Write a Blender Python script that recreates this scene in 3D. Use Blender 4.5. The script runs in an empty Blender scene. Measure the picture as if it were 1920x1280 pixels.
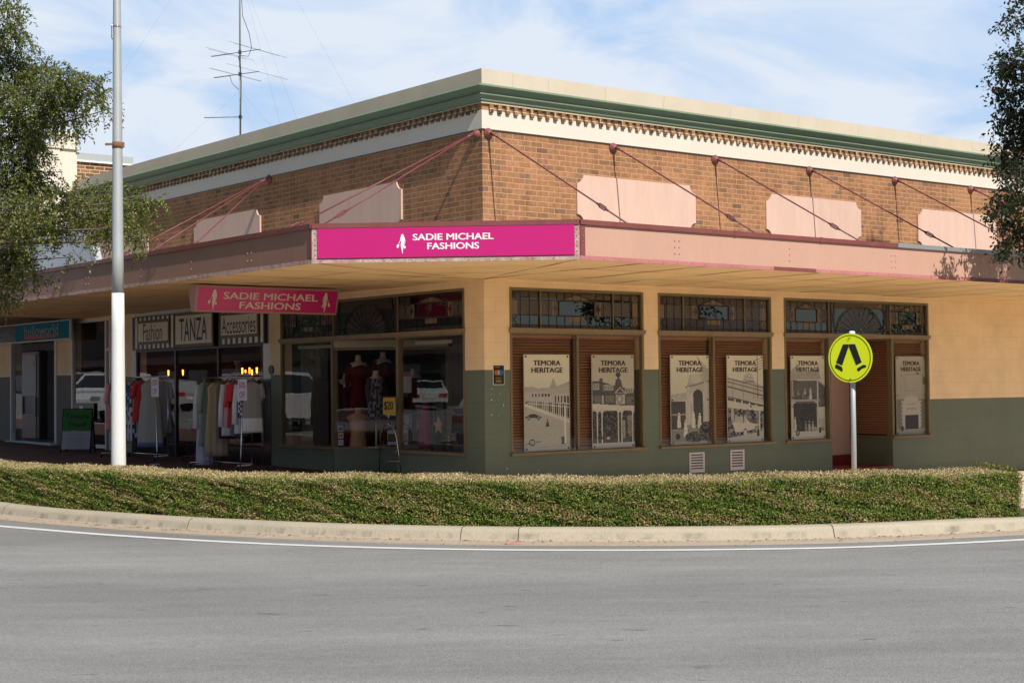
import bpy, math, random
import numpy as np
from mathutils import Vector, Matrix
random.seed(7)
rng = np.random.default_rng(7)
scene = bpy.context.scene
COL = scene.collection

# ------------------------------------------------------------------ camera
CAMH = 1.65
cam_d = bpy.data.cameras.new('camera'); cam = bpy.data.objects.new('camera', cam_d); COL.objects.link(cam)
cam_d.sensor_width = 36.0; cam_d.lens = 2907.47 / 1920 * 36.0
cam_d.clip_start = 0.1; cam_d.clip_end = 3000
_p = math.radians(1.6209); _r = math.radians(-0.6081)
fw = Vector((0, math.cos(_p), math.sin(_p))); up = Vector((0, -math.sin(_p), math.cos(_p))); rt = Vector((1, 0, 0))
r2 = rt * math.cos(_r) + up * math.sin(_r)
u2 = up * math.cos(_r) - rt * math.sin(_r)
Mc = Matrix((( r2.x, u2.x, -fw.x, 0), (r2.y, u2.y, -fw.y, 0), (r2.z, u2.z, -fw.z, CAMH), (0, 0, 0, 1)))
cam.matrix_world = Mc
scene.camera = cam

# ------------------------------------------------------------------ sun, sky, exposure
SUN_E = math.radians(45.5); SUN_AZ = math.atan2(.497, -.868)
S = Vector((math.sin(SUN_AZ) * math.cos(SUN_E), math.cos(SUN_AZ) * math.cos(SUN_E), math.sin(SUN_E)))
sd = bpy.data.lights.new('sun', 'SUN'); sun = bpy.data.objects.new('sun', sd); COL.objects.link(sun)
sd.energy = 4.2; sd.angle = math.radians(.53); sd.color = (1.0, .95, .87)
sun.rotation_euler = S.to_track_quat('Z', 'Y').to_euler()
world = bpy.data.worlds.new('World'); scene.world = world; world.use_nodes = True
nt = world.node_tree; nt.nodes.clear()
def wn(t, **k):
    n = nt.nodes.new(t)
    for a, b in k.items(): setattr(n, a, b)
    return n
sky = wn('ShaderNodeTexSky', sky_type='NISHITA', sun_disc=False, sun_elevation=SUN_E, sun_rotation=SUN_AZ, altitude=300, air_density=1.0, dust_density=.4, ozone_density=2.0)
tc = wn('ShaderNodeTexCoord'); mp = wn('ShaderNodeMapping'); mp.inputs['Scale'].default_value = (1.0, 1.0, 2.6); mp.inputs['Rotation'].default_value = (0, .35, .3)
nz = wn('ShaderNodeTexNoise'); nz.inputs['Scale'].default_value = 5.2; nz.inputs['Detail'].default_value = 12; nz.inputs['Roughness'].default_value = .56; nz.inputs['Distortion'].default_value = .9
rp = wn('ShaderNodeValToRGB'); rp.color_ramp.elements[0].position = .36; rp.color_ramp.elements[0].color = (.0, .0, .0, 1); rp.color_ramp.elements[1].position = .60; rp.color_ramp.elements[1].color = (1, 1, 1, 1)
mx = wn('ShaderNodeMix', data_type='RGBA'); cl = wn('ShaderNodeMix', data_type='RGBA'); cl.inputs[6].default_value = (5.2, 7.8, 11.6, 1); cl.inputs[7].default_value = (9.6, 10.5, 11.9, 1)
bg = wn('ShaderNodeBackground'); bg.inputs['Strength'].default_value = .056
wo = wn('ShaderNodeOutputWorld')
ln = nt.links.new
ln(tc.outputs['Generated'], mp.inputs['Vector']); ln(mp.outputs[0], nz.inputs['Vector']); ln(nz.outputs['Fac'], rp.inputs['Fac'])
sxyz = wn('ShaderNodeSeparateXYZ'); ln(tc.outputs['Generated'], sxyz.inputs[0])      # cloud bank stands over the shops; unseen sky kept clear to cut ambient light
cov = wn('ShaderNodeMapRange'); cov.inputs[1].default_value = .1; cov.inputs[2].default_value = .75; cov.inputs[3].default_value = .10; cov.inputs[4].default_value = 1.0; ln(sxyz.outputs[1], cov.inputs[0])
hor = wn('ShaderNodeMapRange'); hor.inputs[1].default_value = .32; hor.inputs[2].default_value = .06; hor.inputs[3].default_value = .0; hor.inputs[4].default_value = .45; ln(sxyz.outputs[2], hor.inputs[0])
ad1 = wn('ShaderNodeMath', operation='ADD', use_clamp=True); ln(rp.outputs['Color'], ad1.inputs[0]); ln(hor.outputs[0], ad1.inputs[1])
mu1 = wn('ShaderNodeMath', operation='MULTIPLY'); ln(ad1.outputs[0], mu1.inputs[0]); h3 = wn('ShaderNodeMath', operation='MULTIPLY'); h3.inputs[1].default_value = .6; ln(hor.outputs[0], h3.inputs[0]); h2 = wn('ShaderNodeMath', operation='MAXIMUM'); ln(h3.outputs[0], h2.inputs[0]); ln(mu1.outputs[0], h2.inputs[1]); ln(cov.outputs[0], mu1.inputs[1])
ln(ad1.outputs[0], cl.inputs[0]); ln(cl.outputs[2], mx.inputs[7]); ln(cov.outputs[0], mx.inputs[0]); ln(sky.outputs[0], mx.inputs[6]); ln(mx.outputs[2], bg.inputs['Color']); ln(bg.outputs[0], wo.inputs[0])
scene.view_settings.view_transform = 'Standard'; scene.view_settings.look = 'None'
scene.view_settings.exposure = 0.50; scene.view_settings.gamma = 1.0; scene.view_settings.use_curve_mapping = False
scene.render.engine = 'CYCLES'
scene.cycles.max_bounces = 8; scene.cycles.diffuse_bounces = 4; scene.cycles.glossy_bounces = 4; scene.cycles.transparent_max_bounces = 16
scene.cycles.caustics_reflective = False; scene.cycles.caustics_refractive = False

# ------------------------------------------------------------------ frames
CX, CY = -.42709, 23.82793
BX = Vector((.78491558, .61960272, 0)); BY = Vector((-.61960272, .78491558, 0))
BANG = math.atan2(BX.y, BX.x)
def Wd(x, y, z=0): return Vector((CX, CY, 0)) + BX * x + BY * y + Vector((0, 0, z))
def ZR(x, y):        # road level in facade coordinates: the street climbs to the left and falls to the right
    return .0125 * min(max(y, 0), 120) - .027 * min(max(x, 0), 60)
def ZF(x, y): return .13 + ZR(x, y)

# ------------------------------------------------------------------ materials
def _new(name):
    m = bpy.data.materials.new(name); m.use_nodes = True
    n = m.node_tree; b = n.nodes['Principled BSDF']; return m, n, b
def _N(n, t, **k):
    o = n.nodes.new(t)
    for a, v in k.items(): setattr(o, a, v)
    return o
def mat(name, col, rough=.6, var=.08, scale=4, fine=40, bump=.0, metal=0, spec=.4, coat=0, zdirt=None, dirt=0, dirtcol=(.12, .1, .08), dscale=1.5, stretch=(1, 1, 1)):
    m, n, b = _new(name); L = n.links.new
    tc = _N(n, 'ShaderNodeTexCoord'); mp = _N(n, 'ShaderNodeMapping'); mp.inputs['Scale'].default_value = stretch
    L(tc.outputs['Object'], mp.inputs[0])
    n1 = _N(n, 'ShaderNodeTexNoise'); n1.inputs['Scale'].default_value = scale; n1.inputs['Detail'].default_value = 5
    n2 = _N(n, 'ShaderNodeTexNoise'); n2.inputs['Scale'].default_value = fine; n2.inputs['Detail'].default_value = 3
    L(mp.outputs[0], n1.inputs['Vector']); L(mp.outputs[0], n2.inputs['Vector'])
    ad = _N(n, 'ShaderNodeMath', operation='ADD'); L(n1.outputs['Fac'], ad.inputs[0]); L(n2.outputs['Fac'], ad.inputs[1])
    mr = _N(n, 'ShaderNodeMapRange'); mr.inputs[1].default_value = .65; mr.inputs[2].default_value = 1.35
    mr.inputs[3].default_value = 1 - var; mr.inputs[4].default_value = 1 + var; L(ad.outputs[0], mr.inputs[0])
    vm = _N(n, 'ShaderNodeVectorMath', operation='SCALE'); vm.inputs[0].default_value = col[:3]; L(mr.outputs[0], vm.inputs['Scale'])
    out = vm.outputs[0]
    if dirt:
        n3 = _N(n, 'ShaderNodeTexNoise'); n3.inputs['Scale'].default_value = dscale; n3.inputs['Detail'].default_value = 8; n3.inputs['Roughness'].default_value = .65
        L(mp.outputs[0], n3.inputs['Vector'])
        r3 = _N(n, 'ShaderNodeMapRange'); r3.inputs[1].default_value = .48; r3.inputs[2].default_value = .72; r3.inputs[3].default_value = 0; r3.inputs[4].default_value = dirt
        L(n3.outputs['Fac'], r3.inputs[0])
        fd = r3.outputs[0]
        if zdirt:      # stain that sits on the lower part of the face
            sz = _N(n, 'ShaderNodeSeparateXYZ'); L(tc.outputs['Object'], sz.inputs[0]); rz = _N(n, 'ShaderNodeMapRange'); rz.inputs[1].default_value = zdirt[0]; rz.inputs[2].default_value = zdirt[1]; rz.inputs[3].default_value = 1; rz.inputs[4].default_value = 0; L(sz.outputs[2], rz.inputs[0])
            mz = _N(n, 'ShaderNodeMath', operation='MULTIPLY'); L(fd, mz.inputs[0]); L(rz.outputs[0], mz.inputs[1]); fd = mz.outputs[0]
        mm = _N(n, 'ShaderNodeMix', data_type='RGBA'); L(fd, mm.inputs[0]); L(out, mm.inputs[6]); mm.inputs[7].default_value = (*dirtcol, 1); out = mm.outputs[2]
    L(out, b.inputs['Base Color'])
    b.inputs['Roughness'].default_value = rough; b.inputs['Metallic'].default_value = metal; b.inputs['Specular IOR Level'].default_value = spec
    if coat: b.inputs['Coat Weight'].default_value = coat
    if bump:
        bp = _N(n, 'ShaderNodeBump'); bp.inputs['Strength'].default_value = bump; bp.inputs['Distance'].default_value = .02
        L(n2.outputs['Fac'], bp.inputs['Height']); L(bp.outputs[0], b.inputs['Normal'])
    return m
def m_brick(name, cols, mortar, bw=.24, rh=.086, ms=.011, bumpd=.008, bump=.7):
    m, n, b = _new(name); L = n.links.new
    uv = _N(n, 'ShaderNodeUVMap', uv_map='UVMap')
    wob = _N(n, 'ShaderNodeTexNoise'); wob.inputs['Scale'].default_value = 7; L(uv.outputs[0], wob.inputs['Vector'])
    ws = _N(n, 'ShaderNodeVectorMath', operation='SCALE'); ws.inputs['Scale'].default_value = .006; L(wob.outputs['Color'], ws.inputs[0])
    va = _N(n, 'ShaderNodeVectorMath', operation='ADD'); L(uv.outputs[0], va.inputs[0]); L(ws.outputs[0], va.inputs[1])
    br = _N(n, 'ShaderNodeTexBrick', offset=.5, offset_frequency=2, squash=1)
    for k, v in (('Scale', 1), ('Mortar Size', ms), ('Mortar Smooth', .25), ('Brick Width', bw), ('Row Height', rh)): br.inputs[k].default_value = v
    L(va.outputs[0], br.inputs['Vector'])
    sp = _N(n, 'ShaderNodeSeparateXYZ'); L(va.outputs[0], sp.inputs[0])
    def M(op, a, bb=None, c=None):
        o = _N(n, 'ShaderNodeMath', operation=op)
        for i, v in enumerate((a, bb, c)):
            if v is None: continue
            if isinstance(v, (int, float)): o.inputs[i].default_value = v
            else: L(v, o.inputs[i])
        return o.outputs[0]
    row = M('FLOOR', M('DIVIDE', sp.outputs[1], rh))
    odd = M('SUBTRACT', 1.0, M('ABSOLUTE', M('MODULO', row, 2.0)))
    cu = M('FLOOR', M('ADD', M('DIVIDE', sp.outputs[0], bw), M('MULTIPLY', odd, .5)))
    cb = _N(n, 'ShaderNodeCombineXYZ'); L(cu, cb.inputs[0]); L(row, cb.inputs[1])
    wh = _N(n, 'ShaderNodeTexWhiteNoise', noise_dimensions='3D'); L(cb.outputs[0], wh.inputs['Vector'])
    rp = _N(n, 'ShaderNodeValToRGB'); cr = rp.color_ramp
    while len(cr.elements) < len(cols): cr.elements.new(.5)
    for i, (p, c) in enumerate(cols): cr.elements[i].position = p; cr.elements[i].color = (*c, 1)
    L(wh.outputs['Value'], rp.inputs[0])
    # mottling inside each brick and large soft weathering
    n2 = _N(n, 'ShaderNodeTexNoise'); n2.inputs['Scale'].default_value = 16; n2.inputs['Detail'].default_value = 6; L(uv.outputs[0], n2.inputs['Vector'])
    n3 = _N(n, 'ShaderNodeTexNoise'); n3.inputs['Scale'].default_value = 1.1; n3.inputs['Detail'].default_value = 5; L(uv.outputs[0], n3.inputs['Vector'])
    f = M('ADD', M('MULTIPLY', n2.outputs['Fac'], .9), M('MULTIPLY', n3.outputs['Fac'], .8))
    f2 = M('ADD', f, .1)
    sm = _N(n, 'ShaderNodeMapping'); sm.inputs['Scale'].default_value = (3.2, .55, 1); L(uv.outputs[0], sm.inputs[0])      # rain-washed soot streaks
    sn_ = _N(n, 'ShaderNodeTexNoise'); sn_.inputs['Scale'].default_value = 1.3; sn_.inputs['Detail'].default_value = 7; sn_.inputs['Roughness'].default_value = .65; L(sm.outputs[0], sn_.inputs['Vector'])
    sr = _N(n, 'ShaderNodeMapRange'); sr.inputs[1].default_value = .50; sr.inputs[2].default_value = .72; sr.inputs[3].default_value = 1.0; sr.inputs[4].default_value = .62; L(sn_.outputs['Fac'], sr.inputs[0]); f2 = M('MULTIPLY', f2, sr.outputs[0])
    sc = _N(n, 'ShaderNodeVectorMath', operation='SCALE'); L(rp.outputs[0], sc.inputs[0]); L(f2, sc.inputs['Scale'])
    mo = _N(n, 'ShaderNodeMix', data_type='RGBA'); L(br.outputs['Fac'], mo.inputs[0]); L(sc.outputs[0], mo.inputs[6]); mo.inputs[7].default_value = (*mortar, 1)
    L(mo.outputs[2], b.inputs['Base Color']); b.inputs['Roughness'].default_value = .85; b.inputs['Specular IOR Level'].default_value = .2
    h = M('SUBTRACT', M('MULTIPLY', n2.outputs['Fac'], .25), br.outputs['Fac'])
    bp = _N(n, 'ShaderNodeBump'); bp.inputs['Strength'].default_value = bump; bp.inputs['Distance'].default_value = bumpd; L(h, bp.inputs['Height']); L(bp.outputs[0], b.inputs['Normal'])
    return m
def m_block(name, col, dark=.82, var=.07, rough=.6, streak=0):
    m, n, b = _new(name); L = n.links.new
    uv = _N(n, 'ShaderNodeUVMap', uv_map='UVMap')
    wob = _N(n, 'ShaderNodeTexNoise'); wob.inputs['Scale'].default_value = 3; L(uv.outputs[0], wob.inputs['Vector'])
    ws = _N(n, 'ShaderNodeVectorMath', operation='SCALE'); ws.inputs['Scale'].default_value = .01; L(wob.outputs['Color'], ws.inputs[0])
    va = _N(n, 'ShaderNodeVectorMath', operation='ADD'); L(uv.outputs[0], va.inputs[0]); L(ws.outputs[0], va.inputs[1])
    br = _N(n, 'ShaderNodeTexBrick', offset=.5)
    for k, v in (('Scale', 1), ('Mortar Size', .004), ('Mortar Smooth', .6), ('Brick Width', .46), ('Row Height', .232)): br.inputs[k].default_value = v
    L(va.outputs[0], br.inputs['Vector'])
    n1 = _N(n, 'ShaderNodeTexNoise'); n1.inputs['Scale'].default_value = 1.6; n1.inputs['Detail'].default_value = 8; n1.inputs['Roughness'].default_value = .6; L(uv.outputs[0], n1.inputs['Vector'])
    n2 = _N(n, 'ShaderNodeTexNoise'); n2.inputs['Scale'].default_value = 60; L(uv.outputs[0], n2.inputs['Vector'])
    mr = _N(n, 'ShaderNodeMapRange'); mr.inputs[1].default_value = .3; mr.inputs[2].default_value = .7; mr.inputs[3].default_value = 1 - var; mr.inputs[4].default_value = 1 + var; L(n1.outputs['Fac'], mr.inputs[0])
    mj = _N(n, 'ShaderNodeMapRange'); mj.inputs[3].default_value = 1; mj.inputs[4].default_value = dark; L(br.outputs['Fac'], mj.inputs[0])
    mu = _N(n, 'ShaderNodeMath', operation='MULTIPLY'); L(mr.outputs[0], mu.inputs[0]); L(mj.outputs[0], mu.inputs[1])
    sc = _N(n, 'ShaderNodeVectorMath', operation='SCALE'); sc.inputs[0].default_value = col; L(mu.outputs[0], sc.inputs['Scale'])
    L(sc.outputs[0], b.inputs['Base Color']); b.inputs['Roughness'].default_value = rough; b.inputs['Specular IOR Level'].default_value = .35
    hh = _N(n, 'ShaderNodeMath', operation='SUBTRACT'); L(n2.outputs['Fac'], hh.inputs[0]); L(br.outputs['Fac'], hh.inputs[1])
    bp = _N(n, 'ShaderNodeBump'); bp.inputs['Strength'].default_value = .35; bp.inputs['Distance'].default_value = .004; L(hh.outputs[0], bp.inputs['Height']); L(bp.outputs[0], b.inputs['Normal'])
    return m
def m_glass(name, tint=(.985, .99, .985), k=1.5, rough=.0, wav=.0):
    m, n, b = _new(name); L = n.links.new
    n.nodes.remove(b); o = n.nodes['Material Output']
    tr = _N(n, 'ShaderNodeBsdfTransparent'); tr.inputs[0].default_value = (*tint, 1)
    gl = _N(n, 'ShaderNodeBsdfGlossy'); gl.inputs['Roughness'].default_value = rough
    fr = _N(n, 'ShaderNodeLayerWeight'); fr.inputs['Blend'].default_value = .5       # symmetric Schlick term: thin sheet seen from either side
    pw = _N(n, 'ShaderNodeMath', operation='POWER'); pw.inputs[1].default_value = 5; L(fr.outputs['Facing'], pw.inputs[0])
    mu = _N(n, 'ShaderNodeMath', operation='MULTIPLY_ADD', use_clamp=True); mu.inputs[1].default_value = .96 * k; mu.inputs[2].default_value = .045 * k; L(pw.outputs[0], mu.inputs[0])
    mx = _N(n, 'ShaderNodeMixShader'); L(mu.outputs[0], mx.inputs[0]); L(tr.outputs[0], mx.inputs[1]); L(gl.outputs[0], mx.inputs[2]); L(mx.outputs[0], o.inputs[0])
    if wav:
        tc = _N(n, 'ShaderNodeTexCoord'); nn = _N(n, 'ShaderNodeTexNoise'); nn.inputs['Scale'].default_value = wav; L(tc.outputs['Object'], nn.inputs['Vector'])
        bp = _N(n, 'ShaderNodeBump'); bp.inputs['Strength'].default_value = .025; bp.inputs['Distance'].default_value = .01 / wav * 4; L(nn.outputs['Fac'], bp.inputs['Height'])
        L(bp.outputs[0], gl.inputs['Normal'])
    return m
def m_attr(name, rough=.6, spec=.3, trans=0.0, coat=0):
    m, n, b = _new(name); L = n.links.new
    a = _N(n, 'ShaderNodeAttribute', attribute_name='Col'); L(a.outputs['Color'], b.inputs['Base Color'])
    b.inputs['Roughness'].default_value = rough; b.inputs['Specular IOR Level'].default_value = spec
    if coat: b.inputs['Coat Weight'].default_value = coat
    if trans:
        t = _N(n, 'ShaderNodeBsdfTranslucent'); L(a.outputs['Color'], t.inputs['Color'])
        mx = _N(n, 'ShaderNodeMixShader'); mx.inputs[0].default_value = trans
        L(b.outputs[0], mx.inputs[1]); L(t.outputs[0], mx.inputs[2]); L(mx.outputs[0], n.nodes['Material Output'].inputs[0])
    return m
def m_emit(name, col, s):
    m, n, b = _new(name); b.inputs['Base Color'].default_value = (*col, 1); b.inputs['Emission Color'].default_value = (*col, 1); b.inputs['Emission Strength'].default_value = s
    return m
def m_road(name):
    m, n, b = _new(name); L = n.links.new
    tc = _N(n, 'ShaderNodeTexCoord')
    big = _N(n, 'ShaderNodeTexNoise'); big.inputs['Scale'].default_value = .35; big.inputs['Detail'].default_value = 6; big.inputs['Roughness'].default_value = .6
    mp = _N(n, 'ShaderNodeMapping'); mp.inputs['Scale'].default_value = (.35, 1.3, 1); L(tc.outputs['Object'], mp.inputs[0]); L(mp.outputs[0], big.inputs['Vector'])
    st = _N(n, 'ShaderNodeTexNoise'); st.inputs['Scale'].default_value = 130; st.inputs['Detail'].default_value = 4; st.inputs['Roughness'].default_value = .75; L(tc.outputs['Object'], st.inputs['Vector'])
    vo = _N(n, 'ShaderNodeTexVoronoi'); vo.inputs['Scale'].default_value = 95; L(tc.outputs['Object'], vo.inputs['Vector'])
    pt = _N(n, 'ShaderNodeTexNoise'); pt.inputs['Scale'].default_value = 2.6; pt.inputs['Detail'].default_value = 7; pt.inputs['Roughness'].default_value = .7; L(mp.outputs[0], pt.inputs['Vector'])
    def R(src, a, c, lo, hi):
        r = _N(n, 'ShaderNodeMapRange'); r.inputs[1].default_value = a; r.inputs[2].default_value = c; r.inputs[3].default_value = lo; r.inputs[4].default_value = hi; L(src, r.inputs[0]); return r.outputs[0]
    def M(op, a, c):
        o = _N(n, 'ShaderNodeMath', operation=op); L(a, o.inputs[0]); L(c, o.inputs[1]); return o.outputs[0]
    f = M('MULTIPLY', R(big.outputs['Fac'], .3, .7, .78, 1.22), R(st.outputs['Fac'], .3, .7, .62, 1.38))
    f = M('MULTIPLY', f, R(vo.outputs['Color'], 0, 1, .72, 1.3)); f = M('MULTIPLY', f, R(pt.outputs['Fac'], .3, .7, .90, 1.10))
    # small dark tar spots
    sp = _N(n, 'ShaderNodeTexNoise'); sp.inputs['Scale'].default_value = 5.5; sp.inputs['Detail'].default_value = 2; mp2 = _N(n, 'ShaderNodeMapping'); mp2.inputs['Scale'].default_value = (.5, 1.2, 1); mp2.inputs['Location'].default_value = (3, 9, 0)
    L(tc.outputs['Object'], mp2.inputs[0]); L(mp2.outputs[0], sp.inputs['Vector'])
    f = M('MULTIPLY', f, R(sp.outputs['Fac'], .24, .325, .45, 1.0))
    sc = _N(n, 'ShaderNodeVectorMath', operation='SCALE'); sc.inputs[0].default_value = (.205, .199, .188); L(f, sc.inputs['Scale'])
    L(sc.outputs[0], b.inputs['Base Color']); b.inputs['Roughness'].default_value = .8; b.inputs['Specular IOR Level'].default_value = .3
    bp = _N(n, 'ShaderNodeBump'); bp.inputs['Strength'].default_value = .55; bp.inputs['Distance'].default_value = .006; L(vo.outputs['Distance'], bp.inputs['Height']); L(bp.outputs[0], b.inputs['Normal'])
    return m
def m_slats(name, c1, c2, period=.05):
    return mat(name, c1, rough=.45, var=.18, scale=2, fine=30, stretch=(.4, 1, 6))

MT = {}
MT['brick'] = m_brick('face brick', [(0, (.18, .10, .065)), (.03, (.29, .135, .066)), (.3, (.33, .155, .075)), (.55, (.375, .175, .083)), (.78, (.345, .16, .082)), (.95, (.29, .14, .075)), (1, (.20, .115, .075))], (.46, .30, .165), ms=.0055, bump=.4)
MT['dbrick'] = m_brick('dentil brick', [(0, (.04, .03, .022)), (.18, (.12, .07, .04)), (.38, (.27, .145, .075)), (.6, (.32, .175, .088)), (.85, (.25, .135, .07)), (1, (.06, .045, .035))], (.50, .40, .26))
MT['nbrick'] = m_brick('neighbour brick', [(0, (.10, .055, .035)), (.4, (.22, .10, .055)), (.7, (.30, .14, .07)), (1, (.16, .08, .05))], (.50, .38, .22))
MT['paver'] = m_brick('footpath paver', [(0, (.12, .06, .05)), (.5, (.16, .085, .07)), (1, (.20, .11, .09))], (.12, .09, .08), bw=.23, rh=.115, ms=.004)  # dark copy carrying the shade of the left footpath; also floors the left recess
MT['paver_lit'] = m_brick('sunlit footpath paver', [(0, (.52, .40, .31)), (.5, (.60, .47, .37)), (1, (.66, .52, .42))], (.46, .37, .30), bw=.23, rh=.115, ms=.004)  # same footpath with sunlight put into the colour
MT['render'] = mat('parapet render', (.55, .47, .365), rough=.85, var=.07, scale=2, fine=50, bump=.15, dirt=.25, dirtcol=(.42, .34, .25), dscale=1.3, stretch=(1, 1, .5))
MT['band'] = mat('cream band paint', (.64, .57, .475), rough=.6, var=.04, scale=2, fine=20)
MT['cornice'] = mat('green cornice paint', (.15, .20, .13), rough=.5, var=.12, scale=3, fine=25, bump=.05, dirt=.35, dirtcol=(.12, .19, .12), dscale=4, stretch=(.6, .6, 2))
MT['cream'] = m_block('peach wall paint', (.93, .72, .42), var=.10)
MT['dado'] = m_block('green dado paint', (.15, .185, .125), dark=.75, rough=.45)
MT['panel'] = mat('pink panel paint', (.60, .40, .315), rough=.65, var=.06, scale=1.5, fine=15, dirt=.35, dirtcol=(.46, .29, .22), dscale=1.6, stretch=(3, 3, .4))
MT['fascia'] = mat('pink fascia paint', (.49, .29, .215), rough=.5, var=.05, scale=1.2, fine=14, dirt=.12, dirtcol=(.52, .30, .22), dscale=.8, stretch=(2, 2, .6))
MT['fasciaL'] = mat('shaded fascia paint', (.29, .155, .105), rough=.55, var=.09, scale=1.2, fine=18, dirt=.35, dirtcol=(.28, .15, .12), dscale=1.6, stretch=(2, 2, .5))  # fascia paint with the left side's shade put into the colour
MT['maroon'] = mat('maroon paint', (.19, .055, .05), rough=.45, var=.15, scale=5, fine=40, dirt=.2, dirtcol=(.28, .12, .1), dscale=3)
MT['trim'] = mat('faded trim paint', (.44, .17, .165), rough=.6, var=.12, scale=2, fine=35, dirt=.5, dirtcol=(.30, .10, .10), dscale=1.2)
MT['peel'] = mat('peeling trim paint', (.45, .32, .28), rough=.85, var=.35, scale=14, fine=60, bump=.6, dirt=.9, dirtcol=(.30, .11, .10), dscale=9)
MT['rod'] = mat('rod paint', (.17, .045, .045), rough=.45, var=.1)
MT['galv'] = mat('galvanised steel', (.40, .42, .415), rough=.5, var=.08, scale=6, fine=60, metal=.25, dirt=.15, dirtcol=(.36, .37, .36), dscale=6)
MT['galvcap'] = mat('bare metal cap', (.40, .42, .44), rough=.4, var=.06, metal=.5)
MT['whitepost'] = mat('white post paint', (.62, .62, .60), rough=.5, var=.04, scale=4, fine=30, dirt=.12, dirtcol=(.6, .58, .52), dscale=3)
MT['soffit'] = mat('ochre soffit paint', (.90, .68, .34), rough=.6, var=.06, scale=1.2, fine=10, dirt=.4, dirtcol=(.62, .36, .18), dscale=.55)
MT['joint'] = mat('soffit joint', (.20, .09, .03), rough=.8, var=.3, scale=3)
MT['frame'] = mat('bronze olive frame', (.20, .16, .08), rough=.45, var=.15, scale=4, fine=30)
MT['sill'] = mat('brown sill', (.28, .21, .115), rough=.55, var=.18, scale=4, fine=30, dirt=.3, dirtcol=(.38, .29, .18), dscale=6)
MT['lead'] = mat('lead came', (.05, .045, .04), rough=.5, var=.1)
MT['tan'] = mat('tan leadlight glass', (.20, .15, .09), rough=.25, var=.15, scale=20)
MT['pebble'] = mat('pebbled leadlight glass', (.075, .065, .06), rough=.18, var=.5, scale=50, fine=90, bump=.8, spec=.8)
MT['ruby'] = mat('dark leadlight glass', (.045, .022, .016), rough=.12, var=.2, spec=.7)
MT['glass'] = m_glass('shop window glass', wav=1.2)
MT['leadglass'] = m_glass('leadlight clear glass', tint=(.5, .47, .42), k=2.6, wav=6)
MT['blind'] = m_slats('timber blind slats', (.44, .21, .095), (.1, .04, .02))
MT['board'] = m_attr('printed board', rough=.35, spec=.4)
MT['print'] = m_attr('printed card', rough=.5)
MT['text_brown'] = mat('brown lettering', (.075, .03, .02), rough=.5, var=.02)
MT['text_white'] = mat('white lettering', (.82, .80, .78), rough=.5, var=.01)
MT['text_cream'] = mat('cream lettering', (.78, .70, .58), rough=.5, var=.01)
MT['black'] = mat('black paint', (.018, .018, .018), rough=.4, var=.1)
MT['blacktile'] = mat('black stall tile', (.012, .012, .013), rough=.15, var=.1, spec=.5)
MT['magenta'] = mat('magenta sign face', (.47, .008, .15), rough=.45, var=.01)
MT['magenta2'] = mat('faded magenta sign face', (.62, .015, .17), rough=.3, var=.03, coat=.3)
MT['signbox'] = mat('pink sign box', (.42, .25, .22), rough=.6, var=.08)
MT['white'] = mat('white paint', (.84, .83, .80), rough=.5, var=.05)
MT['whitetile'] = mat('white tile', (.60, .61, .62), rough=.2, var=.05)
MT['plate'] = mat('cream sign plate', (.84, .79, .65), rough=.45, var=.03)
MT['gold'] = mat('old gold frame', (.16, .11, .03), rough=.45, var=.15)
MT['teal'] = mat('teal sign face', (.01, .24, .34), rough=.6, var=.03, spec=.1)
MT['redp'] = mat('red print', (.45, .02, .03), rough=.4, var=.03)
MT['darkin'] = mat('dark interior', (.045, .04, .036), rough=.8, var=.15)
MT['greyin'] = mat('grey interior wall', (.20, .185, .16), rough=.8, var=.1)
MT['creamin'] = mat('cream interior beam', (.46, .41, .32), rough=.7, var=.05)
MT['pinkwall'] = mat('beige pink recess wall', (.62, .40, .30), rough=.7, var=.05)
MT['redstep'] = mat('red painted step', (.22, .02, .02), rough=.35, var=.15, scale=4, dirt=.25, dirtcol=(.14, .05, .045))
MT['pvc'] = mat('white vent plastic', (.66, .64, .62), rough=.4, var=.04)
MT['grey'] = mat('mid grey metal', (.18, .18, .18), rough=.4, var=.08)
MT['dgrey'] = mat('dark grey metal', (.045, .045, .05), rough=.35, var=.08)
MT['chrome'] = mat('chrome tube', (.62, .62, .62), rough=.15, var=.03, metal=1)
MT['kerb'] = mat('kerb concrete', (.37, .32, .24), rough=.85, var=.12, scale=3, fine=60, bump=.25, dirt=1.0, dirtcol=(.15, .135, .11), dscale=5, stretch=(.8, .8, .25), zdirt=(.085, .105))
MT['gutter'] = mat('gutter concrete', (.37, .295, .22), rough=.85, var=.12, scale=4, fine=50, bump=.2, dirt=.3, dirtcol=(.27, .22, .17), dscale=2)
MT['road'] = m_road('asphalt')
MT['line'] = mat('road line paint', (.62, .61, .58), rough=.6, var=.07, scale=5, fine=80, dirt=.25, dirtcol=(.38, .37, .35), dscale=14)
MT['soil'] = mat('garden soil', (.07, .045, .03), rough=.95, var=.3, scale=12)
MT['concrete'] = mat('far concrete', (.36, .33, .29), rough=.85, var=.1)
MT['leaf'] = m_attr('leaf', rough=.42, spec=.35, trans=.4)
MT['hleaf'] = m_attr('hedge leaf', rough=.5, spec=.3, trans=.15)
MT['bark'] = mat('bark', (.13, .10, .075), rough=.9, var=.3, scale=9, fine=60, bump=.6)
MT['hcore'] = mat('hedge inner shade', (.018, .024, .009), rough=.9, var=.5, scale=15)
MT['yellow'] = mat('fluorescent yellow face', (.82, .96, .016), rough=.35, var=.01)
MT['cloth'] = m_attr('garment cloth', rough=.85, spec=.15)
MT['skin'] = mat('mannequin plastic', (.62, .50, .38), rough=.45, var=.03)
MT['tanbust'] = mat('tan bust form', (.50, .27, .15), rough=.5, var=.05)
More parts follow.
